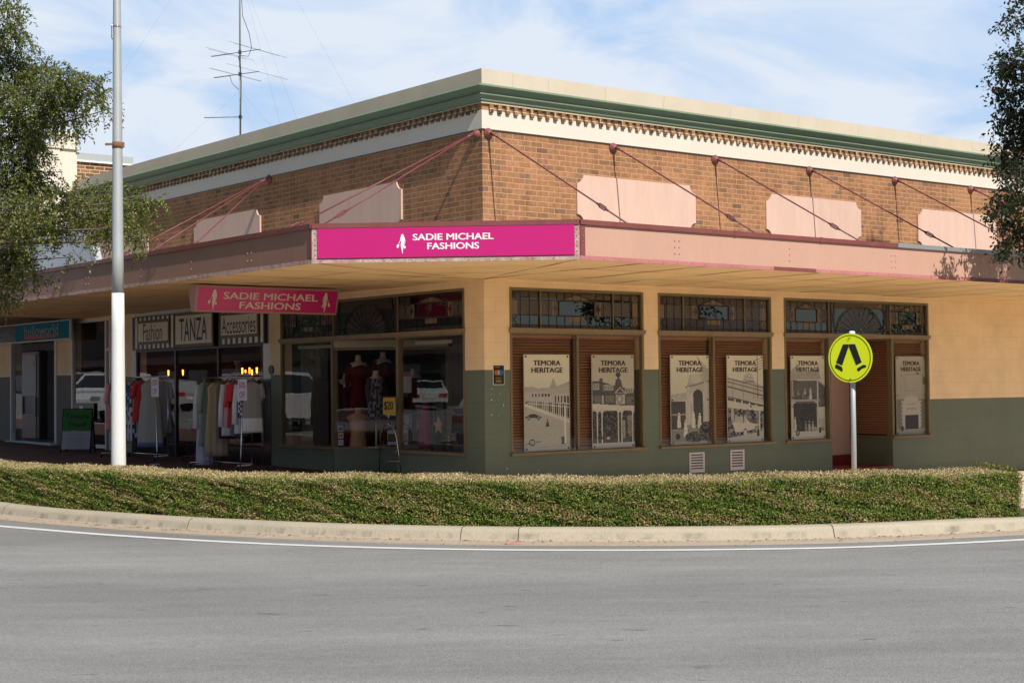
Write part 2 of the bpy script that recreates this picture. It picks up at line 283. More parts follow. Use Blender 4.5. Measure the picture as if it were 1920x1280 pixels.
MT['timber'] = mat('timber', (.33, .17, .07), rough=.5, var=.15, stretch=(1, 1, 4))

# ------------------------------------------------------------------ mesh collector
BASE = {}
class MB:
    def __init__(s): s.v = []; s.f = []; s.m = []; s.sm = []; s.c = {}
    def face(s, pts, m=0, smooth=False, col=None):
        i = len(s.v); s.v += [tuple(p) for p in pts]; s.f.append(tuple(range(i, i + len(pts)))); s.m.append(m); s.sm.append(smooth)
        if col is not None: s.c[len(s.f) - 1] = col
        return s
    def mesh(s, vs, fs, m=0, smooth=False, col=None):
        i = len(s.v); s.v += [tuple(p) for p in vs]
        for f in fs:
            s.f.append(tuple(i + k for k in f)); s.m.append(m); s.sm.append(smooth)
            if col is not None: s.c[len(s.f) - 1] = col
        return s
    def box(s, x0, x1, y0, y1, z0, z1, m=0, col=None):
        x0, x1 = sorted((x0, x1)); y0, y1 = sorted((y0, y1)); z0, z1 = sorted((z0, z1))
        v = [(x0, y0, z0), (x1, y0, z0), (x1, y1, z0), (x0, y1, z0), (x0, y0, z1), (x1, y0, z1), (x1, y1, z1), (x0, y1, z1)]
        return s.mesh(v, [(0, 3, 2, 1), (4, 5, 6, 7), (0, 1, 5, 4), (1, 2, 6, 5), (2, 3, 7, 6), (3, 0, 4, 7)], m, col=col)
    def bbox(s, x0, x1, y0, y1, z0, z1, b=.004, m=0):     # box with chamfered vertical and horizontal edges
        x0, x1 = sorted((x0, x1)); y0, y1 = sorted((y0, y1)); z0, z1 = sorted((z0, z1))
        vs = []; 
        for z, k in ((z0, b), (z0 + b, 0), (z1 - b, 0), (z1, b)):
            vs += [(x0 + k + b, y0 + k, z), (x1 - k - b, y0 + k, z), (x1 - k, y0 + k + b, z), (x1 - k, y1 - k - b, z), (x1 - k - b, y1 - k, z), (x0 + k + b, y1 - k, z), (x0 + k, y1 - k - b, z), (x0 + k, y0 + k + b, z)]
        fs = [tuple(reversed(range(8))), tuple(range(24, 32))]
        for l in range(3):
            for i in range(8): j = (i + 1) % 8; fs.append((l * 8 + i, l * 8 + j, l * 8 + 8 + j, l * 8 + 8 + i))
        return s.mesh(vs, fs, m)
    def tube(s, pts, r, n=8, m=0, cap=True, col=None, smooth=True):
        pts = [Vector(p) for p in pts]; rs = r if isinstance(r, (list, tuple)) else [r] * len(pts)
        vs = []; fs = []; prev = None
        for i, p in enumerate(pts):
            d = (pts[min(i + 1, len(pts) - 1)] - pts[max(i - 1, 0)]).normalized()
            if prev is None: a = Vector((0, 0, 1)) if abs(d.z) < .9 else Vector((1, 0, 0)); u = d.cross(a).normalized()
            else: u = (prev - d * prev.dot(d)).normalized()
            prev = u; w = d.cross(u)
            for k in range(n): t = 2 * math.pi * k / n; vs.append(p + (u * math.cos(t) + w * math.sin(t)) * rs[i])
        for i in range(len(pts) - 1):
            for k in range(n): j = (k + 1) % n; fs.append((i * n + k, i * n + j, i * n + n + j, i * n + n + k))
        s.mesh(vs, fs, m, smooth, col)
        if cap:
            b = len(s.v) - len(vs); q = len(pts) * n
            s.f.append(tuple(b + k for k in reversed(range(n)))); s.m.append(m); s.sm.append(False)
            s.f.append(tuple(b + q - n + k for k in range(n))); s.m.append(m); s.sm.append(False)
            if col is not None: s.c[len(s.f) - 1] = col; s.c[len(s.f) - 2] = col
        return s
    def prism(s, poly, axis, a, b, m=0, holes=None):      # poly in 2D, extruded along axis ('x','y','z') from a to b
        def P(q, t): return {'x': (t, q[0], q[1]), 'y': (q[0], t, q[1]), 'z': (q[0], q[1], t)}[axis]
        n = len(poly); vs = [P(q, a) for q in poly] + [P(q, b) for q in poly]
        fs = [tuple(reversed(range(n))), tuple(range(n, 2 * n))] + [(i, (i + 1) % n, n + (i + 1) % n, n + i) for i in range(n)]
        return s.mesh(vs, fs, m)
    def loft(s, rings, n=20, m=0, col=None, colf=None, fold=None, cap=True):   # rings: (cx,cy,z,rx,ry)
        vs = []; fs = []
        for i, (cx, cy, z, rx, ry) in enumerate(rings):
            for k in range(n):
                t = 2 * math.pi * k / n; g = 1 + (fold(i, t) if fold else 0)
                vs.append((cx + rx * g * math.cos(t), cy + ry * g * math.sin(t), z))
        b = len(s.v); s.v += vs
        for i in range(len(rings) - 1):
            for k in range(n):
                j = (k + 1) % n; s.f.append((b + i * n + k, b + i * n + j, b + (i + 1) * n + j, b + (i + 1) * n + k)); s.m.append(m); s.sm.append(True)
                c = colf(i, k) if colf else col
                if c is not None: s.c[len(s.f) - 1] = c
        if cap:
            for q in (tuple(b + k for k in range(n)), tuple(b + (len(rings) - 1) * n + k for k in range(n))):
                s.f.append(q); s.m.append(m); s.sm.append(False)
                c = colf(0, 0) if colf else col
                if c is not None: s.c[len(s.f) - 1] = c
        return s
    def text(s, txt, w, h, o, xd, ud, m=0, bold=0, t=.002, align=0):
        if bold:
            e = bold * h * .9; U_ = Vector(ud).normalized(); X_ = Vector(xd).normalized()
            for q, (a, b) in enumerate(((-e, 0), (e, 0), (0, e * .7))): s.text(txt, w - 2 * e, h - e, Vector(o) + X_ * a + U_ * b, xd, ud, m, 0, t + q * .0005, align)
            return s
        vs, fs = text_mesh(txt, 0); vs = np.array(vs)
        mn = vs.min(0); mxx = vs.max(0); sx = w / (mxx[0] - mn[0]); sy = h / (mxx[1] - mn[1])
        xd = Vector(xd).normalized(); ud = Vector(ud).normalized(); nd = xd.cross(ud); o = Vector(o)
        pts = [o + xd * ((x - mn[0]) * sx - w * (.5 if align == 0 else 0)) + ud * ((y - mn[1]) * sy - h / 2) + nd * t for x, y in vs]
        return s.mesh(pts, fs, m)
    def build(s, name, mats, parent=None, off=None, uv=True):
        if not isinstance(mats, (list, tuple)): mats = [mats]
        if off is None: off = BASE.get(parent.name, (0, 0, 0)) if parent else (0, 0, 0)
        me = bpy.data.meshes.new(name)
        vs = np.array(s.v, dtype=float) - np.array(off)
        me.from_pydata(vs.tolist(), [], s.f)
        for k in mats: me.materials.append(MT[k] if isinstance(k, str) else k)
        me.polygons.foreach_set('material_index', s.m); me.polygons.foreach_set('use_smooth', s.sm)
        me.update()
        if uv:
            ul = me.uv_layers.new(name='UVMap'); dat = np.zeros(len(me.loops) * 2)
            for p in me.polygons:
                nx, ny, nz = (abs(a) for a in p.normal)
                for li in p.loop_indices:
                    v = s.v[me.loops[li].vertex_index]
                    if nz > max(nx, ny): a, b = v[0], v[1]
                    elif nx > ny: a, b = v[1], v[2]
                    else: a, b = v[0], v[2]
                    dat[2 * li] = a; dat[2 * li + 1] = b
            ul.data.foreach_set('uv', dat)
        if s.c:
            ca = me.color_attributes.new('Col', 'FLOAT_COLOR', 'CORNER'); cd = np.ones((len(me.loops), 4))
            for p in me.polygons:
                c = s.c.get(p.index, (.5, .5, .5))
                for li in p.loop_indices: cd[li, :3] = c
            ca.data.foreach_set('color', cd.ravel())
        o = bpy.data.objects.new(name, me); COL.objects.link(o)
        if parent: o.parent = parent; BASE[o.name] = off
        return o
_tc = {}
def text_mesh(txt, bold=0):
    k = (txt, bold)
    if k in _tc: return _tc[k]
    cu = bpy.data.curves.new('t', 'FONT'); cu.body = txt; cu.offset = bold; cu.resolution_u = 3; cu.fill_mode = 'FRONT'; cu.space_character = 1.0
    o = bpy.data.objects.new('t', cu); COL.objects.link(o); dg = bpy.context.evaluated_depsgraph_get(); dg.update()
    me = bpy.data.meshes.new_from_object(o.evaluated_get(dg))
    r = ([(v.co.x, v.co.y) for v in me.vertices], [tuple(p.vertices) for p in me.polygons])
    bpy.data.objects.remove(o); bpy.data.curves.remove(cu); bpy.data.meshes.remove(me)
    _tc[k] = r; return r
def tag(o, label=None, cat=None, group=None, kind=None):
    if label: o['label'] = label
    if cat: o['category'] = cat
    if group: o['group'] = group
    if kind: o['kind'] = kind
    return o
def thing(name, label, cat, base, group=None, rot=0, absolute=True):    # Empty in facade coordinates
    o = bpy.data.objects.new(name, None); COL.objects.link(o); o.location = Wd(*base); o.rotation_euler = (0, 0, BANG + rot)
    tag(o, label, cat, group); BASE[o.name] = tuple(base) if absolute else (0, 0, 0); return o
def wthing(name, label, cat, base, group=None, rot=0, absolute=True):   # Empty in world coordinates
    o = bpy.data.objects.new(name, None); COL.objects.link(o); o.location = base; o.rotation_euler = (0, 0, rot)
    tag(o, label, cat, group); BASE[o.name] = tuple(base) if absolute else (0, 0, 0); return o
def single(mb, name, mats, label, cat, base, group=None, rot=0, kind=None):   # a one-mesh thing in facade coordinates
    o = mb.build(name, mats, None, off=base); o.location = Wd(*base); o.rotation_euler = (0, 0, BANG + rot); return tag(o, label, cat, group, kind)
def quads_mesh(name, V, C, matk, parent=None):      # V (N,4,3) numpy, C (N,3)
    N = len(V); me = bpy.data.meshes.new(name)
    me.vertices.add(N * 4); me.vertices.foreach_set('co', V.reshape(-1)); me.loops.add(N * 4); me.loops.foreach_set('vertex_index', np.arange(N * 4, dtype=np.int32))
    me.polygons.add(N); me.polygons.foreach_set('loop_start', np.arange(0, N * 4, 4, dtype=np.int32))
    me.update(calc_edges=True)
    ca = me.color_attributes.new('Col', 'FLOAT_COLOR', 'CORNER'); cd = np.ones((N, 4, 4)); cd[:, :, :3] = C[:, None, :]; ca.data.foreach_set('color', cd.ravel())
    me.materials.append(MT[matk]); o = bpy.data.objects.new(name, me); COL.objects.link(o)
    if parent: o.parent = parent
    return o
def leaf_quads(P, D, Nn, ln_, wd):       # diamond-ish leaves
    D = D / np.linalg.norm(D, axis=1, keepdims=True); W = np.cross(D, Nn); W /= (np.linalg.norm(W, axis=1, keepdims=True) + 1e-9)
    l = ln_[:, None]; w = wd[:, None]; Z = np.cross(W, D)
    return np.stack([P, P + D * l * .5 + W * w * .5 + Z * w * .12, P + D * l, P + D * l * .5 - W * w * .5 + Z * w * .12], 1)
# ================================================================== THE SETTING
def catmull(P, n=10):
    P = [np.array(p, float) for p in P]; out = []
    for i in range(len(P) - 1):
        a = P[max(i - 1, 0)]; b = P[i]; c = P[i + 1]; d = P[min(i + 2, len(P) - 1)]
        for k in range(n):
            t = k / n; out.append(.5 * ((2 * b) + (c - a) * t + (2 * a - 5 * b + 4 * c - d) * t * t + (3 * b - a - 3 * c + d) * t ** 3))
    out.append(P[-1]); return np.array(out)
KERB = catmull([(-7.25, 90), (-7.25, 40), (-7.25, 14), (-7.24, 8), (-7.2, 4.5), (-7.12, 1.4), (-6.62, -1.06), (-6.22, -2.5), (-5.52, -4.26), (-4.65, -5.68), (-3.56, -6.88), (-2.5, -7.76), (-1.72, -8.26), (-.63, -8.72), (.54, -9.05), (2.6, -9.32), (5.5, -9.4), (14, -9.42), (40, -9.42), (90, -9.42)], 8)
def offs(C, d):     # d > 0 towards the shop (left of travel direction reversed)
    T = np.gradient(C, axis=0); T /= np.linalg.norm(T, axis=1, keepdims=True); Nn = np.stack([-T[:, 1], T[:, 0]], 1)
    return C + Nn * d
def arclen(C): return np.concatenate([[0], np.cumsum(np.linalg.norm(np.diff(C, axis=0), axis=1))])
_t = offs(KERB, 1.0); SGN = 1.0 if _t[60][0] > KERB[60][0] else -1.0
def koff(d): return offs(KERB, d * SGN)
# road: one sheet to the horizon
xs = [-400, -60, 0, 6, 60, 400]; ys = [-400, -60, 0, 120, 400]
mb = MB()
for i in range(len(xs) - 1):
    for j in range(len(ys) - 1):
        mb.face([Wd(x, y, ZR(x, y)) for x, y in ((xs[i], ys[j]), (xs[i + 1], ys[j]), (xs[i + 1], ys[j + 1]), (xs[i], ys[j + 1]))])
road = mb.build('road', 'road'); tag(road, kind='structure')
# footpath sheet inside the kerb
mb = MB(); inner = koff(.22); N = len(inner)
def tow(x): return max(x, 0)
for i in range(N - 1):
    a, b = inner[i], inner[i + 1]
    # fan towards the wall line in three strips
    def inn(p, s):
        q = np.array([max(p[0], .3) if p[1] < .3 else .3, max(p[1], .3) if p[0] < .3 else .3]); q = np.array([.3 if p[0] < .3 else p[0], .3 if p[1] < .3 else p[1]])
        return p + (q - p) * s
    for s0, s1 in ((0, .33), (.33, .66), (.66, 1)):
        q = [inn(a, s0), inn(b, s0), inn(b, s1), inn(a, s1)]
        mb.face([(*p, ZF(*p)) for p in q], 1 if (a[1] < 2.0) else 0)  # lit copy on the sunlit stretch, dark copy on the shaded left
fp = mb.build('footpath', ['paver', 'paver_lit'], None, off=(0, 0, 0)); fp.location = Wd(0, 0); fp.rotation_euler = (0, 0, BANG); tag(fp, kind='structure')
# kerb with gutter tray, swept
prof = [(.24, .125), (.20, .150), (.06, .152), (.02, .140), (.0, .115), (-.035, .035), (-.05, .022), (-.30, .012), (-.31, -.05)]
mb = MB(); al = arclen(KERB); rows = []
for d, z in prof:
    c = koff(d); rows.append([(p[0], p[1], z + ZR(*p)) for p in c])
for k in range(len(prof) - 1):
    for i in range(N - 1):
        mb.face([rows[k][i], rows[k + 1][i], rows[k + 1][i + 1], rows[k][i + 1]], 1 if k >= 5 else 0, smooth=False)
kb = mb.build('kerb', ['kerb', 'gutter'], None, off=(0, 0, 0)); kb.location = Wd(0, 0); kb.rotation_euler = (0, 0, BANG); tag(kb, kind='structure')
# joints in the kerb
mb = MB()
for wx, wy in ((-3.84, 18.05), (-.6, 16.5), (.13, 16.35), (3.29, 16.27), (-6.6, 20.1), (7.6, 18.2)):
    v = Vector((wx, wy, 0)) - Vector((CX, CY, 0)); p = np.array([v.dot(BX), v.dot(BY)]); i = int(np.argmin(np.linalg.norm(KERB - p, axis=1)))
    T = KERB[i + 1] - KERB[i]; T /= np.linalg.norm(T)
    w = .004
    for k in range(1, len(prof) - 3):
        a = np.array(rows[k][i]); b = np.array(rows[k + 1][i]); n_ = np.array([0, 0, .003])
        out = (np.array([*(koff(-1)[i] - KERB[i]), 0])); out /= np.linalg.norm(out); n_ = n_ + out * .003
        t3 = np.array([*T, 0]) * w
        mb.face([a - t3 + n_, b - t3 + n_, b + t3 + n_, a + t3 + n_])
kj = mb.build('kerb_joints', 'soil', kb, off=(0, 0, 0))
# white edge line
mb = MB()
def ribbon(d0, d1, i0, i1, z, m=0):
    A, B = koff(d0), koff(d1)
    for i in range(i0, i1): mb.face([(*A[i], z + ZR(*A[i])), (*A[i + 1], z + ZR(*A[i + 1])), (*B[i + 1], z + ZR(*B[i + 1])), (*B[i], z + ZR(*B[i]))], m)
ribbon(-.68, -.815, 36, 140, .004)
ribbon(-.66, -.90, 8, 37, .008)
wl = mb.build('road_marking', 'line', None, off=(0, 0, 0)); wl.location = Wd(0, 0); wl.rotation_euler = (0, 0, BANG); tag(wl, kind='structure')
# parking bays painted across the street (seen only in the shop glass)
mb = MB()
for k in range(14):
    y = 8 + k * 5.6
    for x0, x1 in ((-13.2, -8.0), (-33.0, -27.5)):
        a = .45
        p = [(x0, y), (x1, y + a * 5), (x1, y + a * 5 + .12), (x0, y + .12)]
        mb.face([(*q, .005 + ZR(*q)) for q in p])
pk = mb.build('parking_marking', 'line', None, off=(0, 0, 0)); pk.location = Wd(0, 0); pk.rotation_euler = (0, 0, BANG); tag(pk, kind='structure')
# planting strip below the hedge
mb = MB(); A, B = koff(.22), koff(1.35)
for i in range(30, 120): mb.face([(*A[i], .135 + ZR(*A[i])), (*A[i + 1], .135 + ZR(*A[i + 1])), (*B[i + 1], .15 + ZR(*B[i + 1])), (*B[i], .15 + ZR(*B[i]))])
sb = mb.build('garden_bed', 'soil', None, off=(0, 0, 0)); sb.location = Wd(0, 0); sb.rotation_euler = (0, 0, BANG); tag(sb, kind='structure')
# far footpath strip on the other side of the left street
mb = MB(); mb.box(-38, -34, -60, 160, -.3, 1.0 * 0 + .5); ff = mb.build('far_footpath', 'concrete', None, off=(0, 0, 0)); ff.location = Wd(0, 0); ff.rotation_euler = (0, 0, BANG); tag(ff, kind='structure')

# ================================================================== CORNER SHOP BUILDING
B0 = (0, 0, 0)
bld = thing('corner_building', 'brick and cream corner shop building with green cornice and rod-hung awning', 'building', B0)
def part(mb, name, mats, par=None): return mb.build(name, mats, par or bld)
TW = .24; X1 = 24; Y1 = 16.0
# brick upper walls
mb = MB(); mb.box(0, X1, 0, TW, 3.36, 6.04); mb.box(0, TW, TW, Y1, 3.36, 6.04); part(mb, 'brick_wall', 'brick')
# cream band under the dentils
mb = MB(); mb.box(-.014, X1, -.014, -.0005, 5.612, 5.905); mb.box(-.014, -.0005, -.0005, Y1, 5.612, 5.905)
mb.box(-.02, X1, -.02, -.014, 5.600, 5.614, 1); mb.box(-.02, -.014, -.014, Y1, 5.600, 5.614, 1); part(mb, 'cream_band', ['band', 'dgrey'])
# dentil course
mb = MB(); k = 0; pitch = .162
while .12 + k * pitch < 22:
    x = .12 + k * pitch; mb.bbox(x, x + .072, -.055, 0, 5.868 + random.uniform(-.004, .004), 5.995, .005); k += 1
k = 0
while .12 + k * pitch < Y1:
    y = .12 + k * pitch; mb.bbox(-.055, 0, y, y + .072, 5.868 + random.uniform(-.004, .004), 5.995, .005); k += 1
mb.box(-.035, X1, -.035, 0, 6.001, 6.05); mb.box(-.035, 0, 0, Y1, 6.001, 6.05)
part(mb, 'dentil_course', 'dbrick')
# cornice, swept round the corner with a mitre
cp = [(.0, 6.035), (.045, 6.035), (.055, 6.045), (.06, 6.075), (.075, 6.10), (.112, 6.122), (.116, 6.13), (.092, 6.153), (.082, 6.156), (.088, 6.168), (.10, 6.19), (.125, 6.212), (.15, 6.226), (.158, 6.234), (.182, 6.238), (.186, 6.246), (.166, 6.276), (.150, 6.282), (.0, 6.30)]
mb = MB()
for (d0, z0), (d1, z1) in zip(cp[:-1], cp[1:]):
    xs_ = np.linspace(0, X1, 15)
    mb.face([(-d0, -d0, z0), (X1, -d0, z0), (X1, -d1, z1), (-d1, -d1, z1)]); mb.face([(-d0, Y1, z0), (-d0, -d0, z0), (-d1, -d1, z1), (-d1, Y1, z1)])
mb.face([(-d, Y1, z) for d, z in cp]); part(mb, 'cornice', 'cornice')
# rendered parapet
mb = MB(); mb.box(0, X1, 0, .26, 6.29, 6.55); mb.box(0, .26, .26, Y1, 6.29, 6.55)
mb.box(0, X1, .01, .25, 6.04, 6.29); mb.box(.01, .25, .25, Y1, 6.04, 6.29)
part(mb, 'parapet', 'render')
mb = MB(); mb.box(.26, X1, .26, 26, 5.85, 5.95); part(mb, 'flat_roof', 'galv')
# thin cracks down the parapet render
mb = MB()
for x in (.62, 1.35, 2.55, 3.9, 5.5, 7.3, 9.0, 10.9, 12.6):
    z = 6.53; px_ = x
    while z > 6.32:
        nz_ = z - .035; nx_ = px_ + random.uniform(-.008, .008); mb.face([(px_ - .0016, -.002, z), (nx_ - .0016, -.002, nz_), (nx_ + .0016, -.002, nz_), (px_ + .0016, -.002, z)]); z = nz_; px_ = nx_
part(mb, 'render_crack', 'sill')

# pink notched panels on the brick
def notched(a0, a1, z0, z1, r=.17):
    pts = []
    for cx, cz, q in ((a0, z0, 0), (a1, z0, 1), (a1, z1, 2), (a0, z1, 3)):
        st = {0: (math.pi / 2, 0), 1: (math.pi, math.pi / 2), 2: (1.5 * math.pi, math.pi), 3: (2 * math.pi, 1.5 * math.pi)}[q]
        sg = {0: (1, 1), 1: (-1, 1), 2: (-1, -1), 3: (1, -1)}[q]
        sh = [(cx, cz + sg[1] * r)] if q in (0,) else []
        arc = []
        for k in range(9):
            t = st[0] + (st[1] - st[0]) * k / 8; arc.append((cx + r * .8 * math.cos(t), cz + r * .8 * math.sin(t)))
        pts += arc
    return pts
for a0, a1 in ((1.895, 4.585), (6.365, 9.0), (10.74, 13.36), (15.2, 17.8)):
    mb = MB(); mb.prism(notched(a0, a1, 4.27, 5.045), 'y', -.032, -.0005); part(mb, 'wall_panel', 'panel')
for a0, a1 in ((2.185, 4.77), (6.93, 9.65), (11.82, 14.4)):
    mb = MB(); mb.prism(notched(a0, a1, 4.27, 5.045), 'x', -.032, -.0005); part(mb, 'wall_panel', 'panel')

# ---------------- lower walls
DZ = 1.893; WT = 3.18; SL = .562; ZB = -.6
mb = MB(); md = MB(); md2 = MB()
def wallR(x0, x1, z0, z1, m=None):
    for (b_, lo, hi) in ((mb, max(z0, DZ), z1), (md if x0 < 9.5 else md2, z0, min(z1, DZ))):
        if hi > lo: b_.box(x0, x1, 0, TW, lo, hi)
def wallL(y0, y1, z0, z1):
    for (b_, lo, hi) in ((mb, max(z0, DZ), z1), (md, z0, min(z1, DZ))):
        if hi > lo: b_.box(0, TW, y0, y1, lo, hi)
wallR(0, .5, ZB, 3.34); wallR(.5, 3.345, ZB, SL); wallR(3.345, 3.685, ZB, 3.34); wallR(3.685, 6.48, ZB, SL); wallR(6.48, 6.82, ZB, 3.34); wallR(6.82, 8.09, ZB, SL); wallR(9.875, 11.045, ZB, SL)
for a, b in ((.5, 3.345), (3.685, 6.48), (6.82, 11.045)): wallR(a, b, WT, 3.34)
mb.box(11.045, X1, 0, TW, 1.292, 3.34); md2.box(11.045, X1, 0, TW, -.9, 1.292)
wallL(TW, .5, ZB, 3.34); wallL(.5, 2.41, ZB, SL); wallL(4.42, 6.235, ZB, SL); wallL(6.235, 6.6, ZB, 3.34); wallL(.5, 6.235, WT, 3.34)
part(mb, 'painted_wall', 'cream'); dado = part(md, 'dado', 'dado'); part(md2, 'dado', 'dado')
# white and black pilasters of the next shop, beam above, then plain pilasters
mb = MB(); mb.box(-.01, TW, 6.6, 6.87, 1.82, 3.34); mb.box(-.01, TW, 12.47, 12.68, 1.9, 3.34); mb.box(0, TW, 6.87, 12.47, 3.2, 3.34)
mb.box(-.012, TW, 6.6, 6.87, ZB, 1.82, 1); mb.box(-.012, TW, 12.47, 12.68, ZB, 1.9, 1); mb.box(.0, TW, 6.87, 8.7, ZB, .50, 1); mb.box(.0, TW, 10.6, 12.47, ZB, .50, 1); mb.box(0, TW, 8.7, 10.6, ZB, ZF(0, 9) + .03, 1)
part(mb, 'pilaster', ['white', 'blacktile'])
mb = MB(); mb.box(0, TW, 12.68, 13.8, 1.9, 3.34); md = MB(); md.box(0, TW, 12.68, 13.8, ZB, 1.9)
mb.box(0, TW, 13.8, 16, 3.26, 3.34); part(mb, 'painted_wall', 'cream'); part(md, 'dado', 'dado')
# inner liner rooms
def room(x0, x1, y0, y1, z0, z1, mats, name='room_lining', faces='lrbtkf'):
    m_ = MB()
    if 'l' in faces: m_.box(x0 - .05, x0, y0, y1, z0, z1)
    if 'r' in faces: m_.box(x1, x1 + .05, y0, y1, z0, z1)
    if 'f' in faces: m_.box(x0, x1, y0 - .05, y0, z0, z1)
    if 'k' in faces: m_.box(x0, x1, y1, y1 + .05, z0, z1)
    m_.box(x0, x1, y0, y1, z0 - .05, z0); m_.box(x0, x1, y0, y1, z1, z1 + .05)
    return part(m_, name, mats)
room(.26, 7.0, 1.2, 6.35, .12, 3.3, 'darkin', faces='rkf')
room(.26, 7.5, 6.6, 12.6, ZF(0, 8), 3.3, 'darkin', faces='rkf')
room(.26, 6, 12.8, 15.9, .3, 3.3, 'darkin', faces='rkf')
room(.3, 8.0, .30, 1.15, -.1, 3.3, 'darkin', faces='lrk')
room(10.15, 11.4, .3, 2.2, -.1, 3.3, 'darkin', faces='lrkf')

# ---------------- windows of the right facade
def winR(a0, a1, muls, label):
    f = MB(); w = .05
    f.box(a0, a0 + w, -.012, .10, .59, WT); f.box(a1 - w, a1, -.012, .10, .59, WT); f.box(a0, a1, -.014, .10, WT - .045, WT)
    return f
def lead_panel(side, a0, a1, style, par, muls):
    # side 'R': plane y, along x; side 'L': plane x, along y (mirrored)
    z0, z1 = 2.555, 3.135; d = .045; l = MB(); g = MB(); t = .006
    def P(a, b, za, zb, M_, mi, dd=.006):
        if side == 'R': M_.box(a, b, d - dd, d, za, zb, mi)
        else: M_.box(d - dd, d, a, b, za, zb, mi)
    def bar(p, q, r=.005):
        if side == 'R': l.tube([(p[0], d - .008, p[1]), (q[0], d - .008, q[1])], r, 4)
        else: l.tube([(d - .008, p[0], p[1]), (d - .008, q[0], q[1])], r, 4)
    H = z1 - z0; zr = [z0 + .05, z0 + .20, z0 + .44, z1 - .02]
    def cols(a, b, st=.165):
        n_ = max(2, round((b - a) / st)); return [a + (b - a) * k / n_ for k in range(n_ + 1)]
    segs = [a0] + muls + [a1]
    for si in range(len(segs) - 1):
        a, b = segs[si] + .02, segs[si + 1] - .02; c = cols(a, b); mid = (len(segs) == 4 and si == 1)
        if style == 'fan' and mid:
            cx = (a + b) / 2; R_ = min((b - a) * .40, .56)
            for zz in (zr[0],): bar((a, zz), (b, zz))
            for rr in (R_, R_ - .035):
                pr = None
                for k in range(17):
                    th = math.pi * k / 16; p = (cx + rr * 1.25 * math.cos(th), z0 + .0 + rr * .93 * math.sin(th))
                    if pr: bar(pr, p, .006)
                    pr = p
            for k in range(1, 12):
                th = math.pi * k / 12; bar((cx + .12 * math.cos(th), z0 + .1 * math.sin(th)), (cx + (R_ - .035) * 1.25 * math.cos(th), z0 + (R_ - .035) * .93 * math.sin(th)), .004)
            for k in range(12):
                th = math.pi * (k + .5) / 12; t2 = .11
                q = [(cx + .14 * math.cos(th), z0 + .12 * math.sin(th)), (cx + R_ * 1.05 * math.cos(th - t2), z0 + R_ * .8 * math.sin(th - t2)), (cx + R_ * 1.12 * math.cos(th), z0 + R_ * .86 * math.sin(th)), (cx + R_ * 1.05 * math.cos(th + t2), z0 + R_ * .8 * math.sin(th + t2))]
                g.face([(p[0], d - .001, p[1]) if side == 'R' else (d - .001, p[0], p[1]) for p in q], 2)
            for sg in (-1, 1):
                for kk in range(2): e = cx + sg * ((b - a) / 2 - .06 - .1 * kk); bar((e, z0), (e, z1))
                e0 = cx + sg * ((b - a) / 2 - .06); bar((e0, z0 + .1), (e0 - sg * .1, z1 - .1)); bar((e0 - sg * .1, z0 + .1), (e0, z1 - .1))
            # little yellow chevron above the door
            s_ = .05
            for sg in (-1, 1):
                p, q = (cx, z0 + .1), (cx + sg * .06, z0 + .005); 
                if side == 'R': g.tube([(p[0], d - .012, p[1]), (q[0], d - .012, q[1])], .007, 4, 3)
                else: g.tube([(d - .012, p[0], p[1]), (d - .012, q[0], q[1])], .007, 4, 3)
            P(a, a + .10, z0, z1, g, 1, .003); P(b - .10, b, z0, z1, g, 1, .003)
            continue
        for zz in zr: bar((a, zz), (b, zz))
        big = (b - a) > .9
        for cc in c:
            if big and abs(cc - (a + b) / 2) < (b - a) * .26: bar((cc, z0), (cc, zr[1])); bar((cc, zr[2]), (cc, z1))
            else: bar((cc, z0), (cc, z1))
        P(a, b, z0, zr[0], g, 1, .003)
        if big:      # central cartouche with pediment and diamonds
            m0, m1 = (a + b) / 2 - (b - a) * .25, (a + b) / 2 + (b - a) * .25
            for p, q in (((m0, zr[1]), (m1, zr[1])), ((m0, zr[2]), (m1, zr[2])), ((m0, zr[1]), (m0, zr[2])), ((m1, zr[1]), (m1, zr[2]))): bar(p, q, .012)
            for p, q in (((m0 + .06, zr[2] + .01), ((m0 + m1) / 2, z1 - .03)), ((m1 - .06, zr[2] + .01), ((m0 + m1) / 2, z1 - .03))): bar(p, q)
            q = [(m0 + .08, zr[2] + .015), (m1 - .08, zr[2] + .015), ((m0 + m1) / 2, z1 - .045)]
            g.face([(p[0], d - .003, p[1]) if side == 'R' else (d - .003, p[0], p[1]) for p in q], 0)
            mm = (m0 + m1) / 2; P(mm - .16, mm + .16, zr[0] + .06, zr[1] - .01, g, 0, .003)
            for e0, e1 in ((m0 - .15, m0 - .02), (m1 + .02, m1 + .15)):
                P(e0, e1, zr[1], zr[2], g, 0, .004); em = (e0 + e1) / 2; zm = (zr[1] + zr[2]) / 2
                q = [(em, zr[2] - .01), (em - .022, zm + .03), (em - .06, zm), (em - .022, zm - .03), (em, zr[1] + .01), (em + .022, zm - .03), (em + .06, zm), (em + .022, zm + .03)]
                g.face([(p[0], d - .006, p[1]) if side == 'R' else (d - .006, p[0], p[1]) for p in q], 2)
            for e0, e1 in ((a, m0 - .16), (m1 + .16, b)): P(e0, e1, zr[1], zr[2], g, 1, .003)
        else:
            edge = si == 0 if side == 'R' else si != 0
            if si == 0: e0, e1 = a, a + .12; o0, o1 = a + .14, b
            else: e0, e1 = b - .14, b - .02; o0, o1 = a, b - .2
            P(e0, e1, zr[1] if si == 0 else z0 + .05, zr[2] if si == 0 else z1, g, 0, .003); P(o0, o1, zr[1], zr[2], g, 1, .003)
            for za, zb in ((zr[0], zr[1]), (zr[2], z1)):
                bar((e0, za), (e1, zb), .004); bar((e0, zb), (e1, za), .004)
